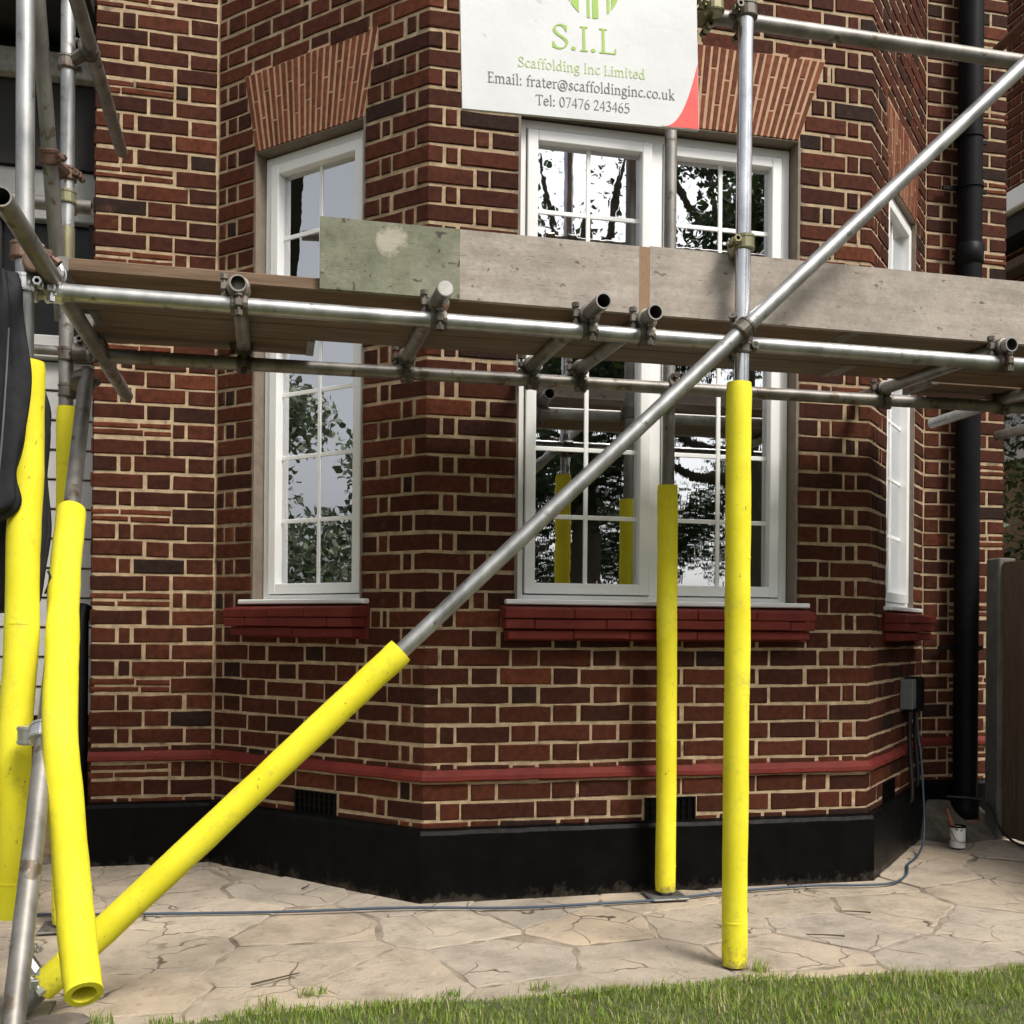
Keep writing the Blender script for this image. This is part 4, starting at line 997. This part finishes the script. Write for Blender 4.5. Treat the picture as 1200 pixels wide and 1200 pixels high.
wn = MB(); FN.box(wn, 1.4, 1.47, 2.4, 3.66, -.03, .03); FN.box(wn, 2.85, 2.92, 2.4, 3.66, -.03, .03); FN.box(wn, 1.47, 2.85, 2.4, 2.47, -.03, .028); FN.box(wn, 1.47, 2.85, 3.59, 3.66, -.03, .028); FN.box(wn, 2.1, 2.16, 2.47, 3.59, -.03, .027)
wo = wn.build('window', M['upvc'], nb)
p_ = MB(); FN.box(p_, 1.47, 2.85, 2.47, 3.59, -.02, .005); p_.build('pane', M['frosted'], wo)

# ================================================================== small things
cable = [(-2.6, .20), (-1.9, .11), (-1.517, .055), (-1.072, -.02), (-.55, -.09), (-.095, -.12), (.312, -.195), (.62, -.20), (.924, -.19), (1.25, -.13), (1.59, -.108), (1.80, -.135), (1.95, -.13), (2.08, -.03), (2.17, .09), (2.22, .16)]
P = [(x, y, gz(y) + .013) for x, y in cable] + [(2.36, .29, .05), FR_.p(.66, .13, .11), FR_.p(.73, .42, .085), FR_.p(.78, .60, .055), FR_.p(.785, .70, .045)]
b = MB(); b.tube(smooth_path(P, 6), .0052, 8); tag(b.build('blue_cable', M['blue']), 'thin blue cable running along the plinth foot up to the socket box', 'cable')
b = MB(); b.tube(smooth_path([(2.80, .70, .24), (2.98, .62, .22), (3.01, .57, .10), (3.0, .45, .05), (2.96, .25, .05), (2.98, .05, .05), (2.99, -.3, .05)], 6), .0065, 8); tag(b.build('black_cable', M['blackcable']), 'black cable trailing along the foot of the timber fence', 'cable')
tx, ty = 2.672, .435; tz = gz(ty) + .010
tn_ = thing('paint_tin', 'small white paint tin on the paving below the downpipe', 'tin', (tx, ty, tz))
b = MB(); b.tube([(tx, ty, tz), (tx, ty, tz + .10)], .036, 24, inner=.034); b.add([(tx + .034 * math.cos(a), ty + .034 * math.sin(a), tz + .07) for a in np.linspace(0, 2 * math.pi, 20)[:-1]], [tuple(range(19))]); b.build('can', M['tin'], tn_)
b = MB(); b.tube([(tx, ty, tz + .097), (tx, ty, tz + .104)], .038, 24, inner=.031); b.build('rim', M['iron'], tn_)
b = MB(); b.tube(smooth_path([(tx - .037, ty, tz + .08), (tx - .03, ty - .03, tz + .04), (tx, ty - .044, tz + .03), (tx + .03, ty - .03, tz + .045), (tx + .037, ty, tz + .08)]), .0015, 6); b.build('wire_handle', M['iron'], tn_)
pb = thing('paint_brush', 'paint brush with wooden handle standing in the white tin', 'brush', (tx - .01, ty, tz + .02))
b = MB(); b.tube([(tx - .022, ty, tz + .085), (tx - .03, ty + .005, tz + .11), (tx - .048, ty + .01, tz + .17), (tx - .052, ty + .01, tz + .185)], [.009, .011, .007, .005], 10); b.build('handle', M['handle'], pb)
b = MB(); b.box((tx - .028, ty - .014, tz + .04), (tx - .008, ty + .014, tz + .088), 0, .004); b.build('bristles', M['blackcable'], pb)
st_ = MB(); r4 = random.Random(9)
for lab, sx, sy, rad in (('dark flat stone on the paving beside the brace foot', -1.115, -1.04, .055),):
    b = MB(); n = 14; V = []
    ring = [(rad * (1 + .2 * math.sin(2 * a + 1) + r4.uniform(-.08, .08)), a) for a in np.linspace(0, 2 * math.pi, n, endpoint=False)]
    for k, (f, z) in enumerate(((.95, 0), (1.05, .014), (.85, .026))):
        V += [(sx + r_ * f * 1.25 * math.cos(a), sy + r_ * f * math.sin(a), gz(sy) + .003 + z) for r_, a in ring]
    b.add(V, [(k * n + j, k * n + (j + 1) % n, (k + 1) * n + (j + 1) % n, (k + 1) * n + j) for k in range(2) for j in range(n)] + [tuple(range(2 * n, 3 * n))], smooth=False)
    tag(b.build('stone', mat('dark_stone', (.10, .085, .07), (.17, .145, .12), .9, sc=25, bmp=.5)), lab, 'stone')
for lab, (x, y), a, ln in (('dark twig on the paving between blue cable and lawn, right of the long sleeve', (1.62, -.50), 2.75, .11), ('longer brown twig on the paving close to the lawn edge', (1.37, -.74), 2.8, .13), ('short twig on the paving near the bent sleeve', (-.62, -.83), .5, .16), ('tiny twig below the left canted window', (-.45, .22), 1.1, .07)):
    b = MB(); z = gz(y) + .013; ca, sa = math.cos(a), math.sin(a)
    b.tube(smooth_path([(x, y, z), (x + ca * ln * .5 + .006, y + sa * ln * .5, z + .001), (x + ca * ln, y + sa * ln, z)], 4), [.0034 - .0002 * k for k in range(9)], 6); tag(b.build('twig', M['twig']), lab, 'twig', 'twigs on the paving')

# ---- grass
r = np.random.default_rng(11); N = 76000
gx = r.uniform(-1.9, 2.9, N); gy = -1.02 - np.abs(r.random(N)) ** 1.25 * 1.5 + .035
ed = np.array([ledge(x) for x in gx]); keep = gy < ed + .012 + .02 * r.random(N) * (r.random(N) < .3)
tc = [(-.58, -.99), (-.05, -1.0), (.93, -.985), (-1.02, -1.03), (-.85, -1.06), (-.45, -.93), (.22, -1.01)]
tq = r.integers(0, len(tc), 330); tp = np.array(tc)[tq] + r.normal(0, 1, (330, 2)) * np.array([.022, .014])
gx = np.concatenate([gx, tp[:, 0]]); gy = np.concatenate([gy, tp[:, 1]]); ed = np.concatenate([ed, tp[:, 1] + .03]); keep = np.concatenate([keep, np.ones(330, bool)])
pn = np.sin(gx * 6.1 + np.sin(gy * 5) * 2) * np.sin(gy * 7.3 + gx * 2.2)
gx, gy, ed, pn = gx[keep], gy[keep], ed[keep], pn[keep]; N = len(gx)
p2 = np.sin(gx * 2.3 + 1) * np.sin(gy * 3.1 + gx * 1.1) + .5 * np.sin(gx * 17 + gy * 13)
h = r.uniform(.012, .037, N) * (1 + .32 * pn + .25 * p2) * np.clip((ed - gy) / .05 + .55, .5, 1.15); a = r.uniform(0, 2 * np.pi, N); ln = r.uniform(.1, .8, N) * h; w = r.uniform(.0011, .0023, N)
px, py = np.cos(a + 1.57) * w, np.sin(a + 1.57) * w; z0 = .012
B0 = np.stack([gx - px, gy - py, np.full(N, z0)], 1); B1 = np.stack([gx + px, gy + py, np.full(N, z0)], 1)
M0 = np.stack([gx - px * .8 + np.cos(a) * ln * .35, gy - py * .8 + np.sin(a) * ln * .35, z0 + h * .6], 1); M1 = np.stack([gx + px * .8 + np.cos(a) * ln * .35, gy + py * .8 + np.sin(a) * ln * .35, z0 + h * .6], 1)
T0 = np.stack([gx + np.cos(a) * ln, gy + np.sin(a) * ln, z0 + h], 1)
V = np.stack([B0, B1, M1, M0, T0], 1).reshape(-1, 3); i5 = np.arange(N) * 5
fs = np.concatenate([np.stack([i5, i5 + 1, i5 + 2, i5 + 3], 1).ravel(), np.stack([i5 + 3, i5 + 2, i5 + 4], 1).ravel()])
me = bpy.data.meshes.new('grass'); me.vertices.add(len(V)); me.vertices.foreach_set('co', V.ravel())
me.loops.add(len(fs)); me.loops.foreach_set('vertex_index', fs.astype(np.int32)); me.polygons.add(2 * N)
me.polygons.foreach_set('loop_start', np.concatenate([np.arange(N) * 4, 4 * N + np.arange(N) * 3]).astype(np.int32))
me.materials.append(M['grass']); tone = np.clip(r.normal(.52, .2, N) + .14 * pn + .12 * p2 + (r.random(N) < .10) * .45, 0, 1)
at = me.attributes.new('tone', 'FLOAT', 'FACE'); at.data.foreach_set('value', np.concatenate([tone, tone])); me.update(calc_edges=True); me.validate()
go = bpy.data.objects.new('grass', me); COL.objects.link(go); go['kind'] = 'stuff'; go['label'] = 'short green mown lawn grass along the paving edge'; go['category'] = 'grass'

# ---- trees across the garden (mirrored in the panes, except the one beyond the fence)
def tree(loc, ht, cr, seed, label, n=5200, lf=.11, low=.35):
    rr = random.Random(seed); t = thing('garden_tree', label, 'tree', loc, 'trees mirrored in the windows')
    x, y, z = loc; b = MB(); tr = .035 * ht
    b.tube(smooth_path([(x, y, z - .1), (x + .1, y, z + ht * .25), (x - .05, y + .1, z + ht * .5), (x + .1, y, z + ht * .8)], 4), [tr * (1 - .75 * k / 12) for k in range(13)], 10)
    cs = []
    for k in range(12):
        a = rr.uniform(0, 6.28); h0 = ht * rr.uniform(low, .75); r_ = cr * rr.uniform(.5, .95); e = (x + math.cos(a) * r_, y + math.sin(a) * r_, z + h0 + ht * rr.uniform(.08, .28))
        b.tube(smooth_path([(x, y, z + h0), (x + math.cos(a) * r_ * .5, y + math.sin(a) * r_ * .5, z + h0 + .35), e], 4), [tr * .35 * (1 - .85 * q / 8) for q in range(9)], 6)
        cs += [e] + [(e[0] + rr.uniform(-1, 1) * cr * .4, e[1] + rr.uniform(-1, 1) * cr * .4, e[2] + rr.uniform(-.6, .8)) for _ in range(2)]
    b.build('trunk', M['bark'], t)
    V, tn = leaves(cs, [(cr * .30, cr * .30, cr * .22)] * len(cs), n, lf, seed); leafobj('crown', V, tn, M['leaf'], t)
tree((3.2, -13.0, -.05), 6.6, 2.4, 1, 'broad leafy tree across the lawn facing the front window', n=16000, lf=.07)
tree((7.6, -13.0, -.05), 11.5, 3.2, 2, 'tall leafy tree facing the right half of the front window', n=30000, lf=.08, low=.3)
tree((4.9, -14.2, -.05), 11.0, 2.6, 3, 'tall bare-branched tree with few leaves facing the front window', n=2600, lf=.06, low=.45)
tree((11.5, -6.0, -.05), 7.0, 2.8, 6, 'big unseen tree added beyond the timber fence to cut low sky light', n=9000, low=.2)  # out of view, added to block low sky light from the right
def boundary(label, x0, x1, y, h, seed, n, along='x', m='leaf'):
    t = thing('boundary_hedge', label, 'hedge', ((x0 + x1) / 2, y, 0) if along == 'x' else (y, (x0 + x1) / 2, 0)); rr = random.Random(seed); cs = []
    for _ in range(int((x1 - x0) * 9)):
        a = rr.uniform(x0, x1); w = rr.uniform(-.5, .5); z = rr.uniform(.2, 1) ** .8 * h * (1 + .14 * math.sin(a * 1.7))
        cs.append((a, y + w, z) if along == 'x' else (y + w, a, z))
    V, tn = leaves(cs, [(.7, .7, .5)] * len(cs), n, .06, seed); leafobj('foliage', V, tn, M[m], t)
boundary('long tall garden hedge along the far edge of the lawn', -9, 13, -15.5, 4.3, 8, 80000)
boundary('pale leafy hedge along the drive side of the garden', -15, 5, -10.5, 4.2, 9, 90000, 'y', 'leaf_light')
boundary('tall unseen hedge added beyond the fence to cut low sky light', -15, -2, 13.0, 3.4, 10, 26000, 'y')  # out of view, added as a screen that darkens the low right sky
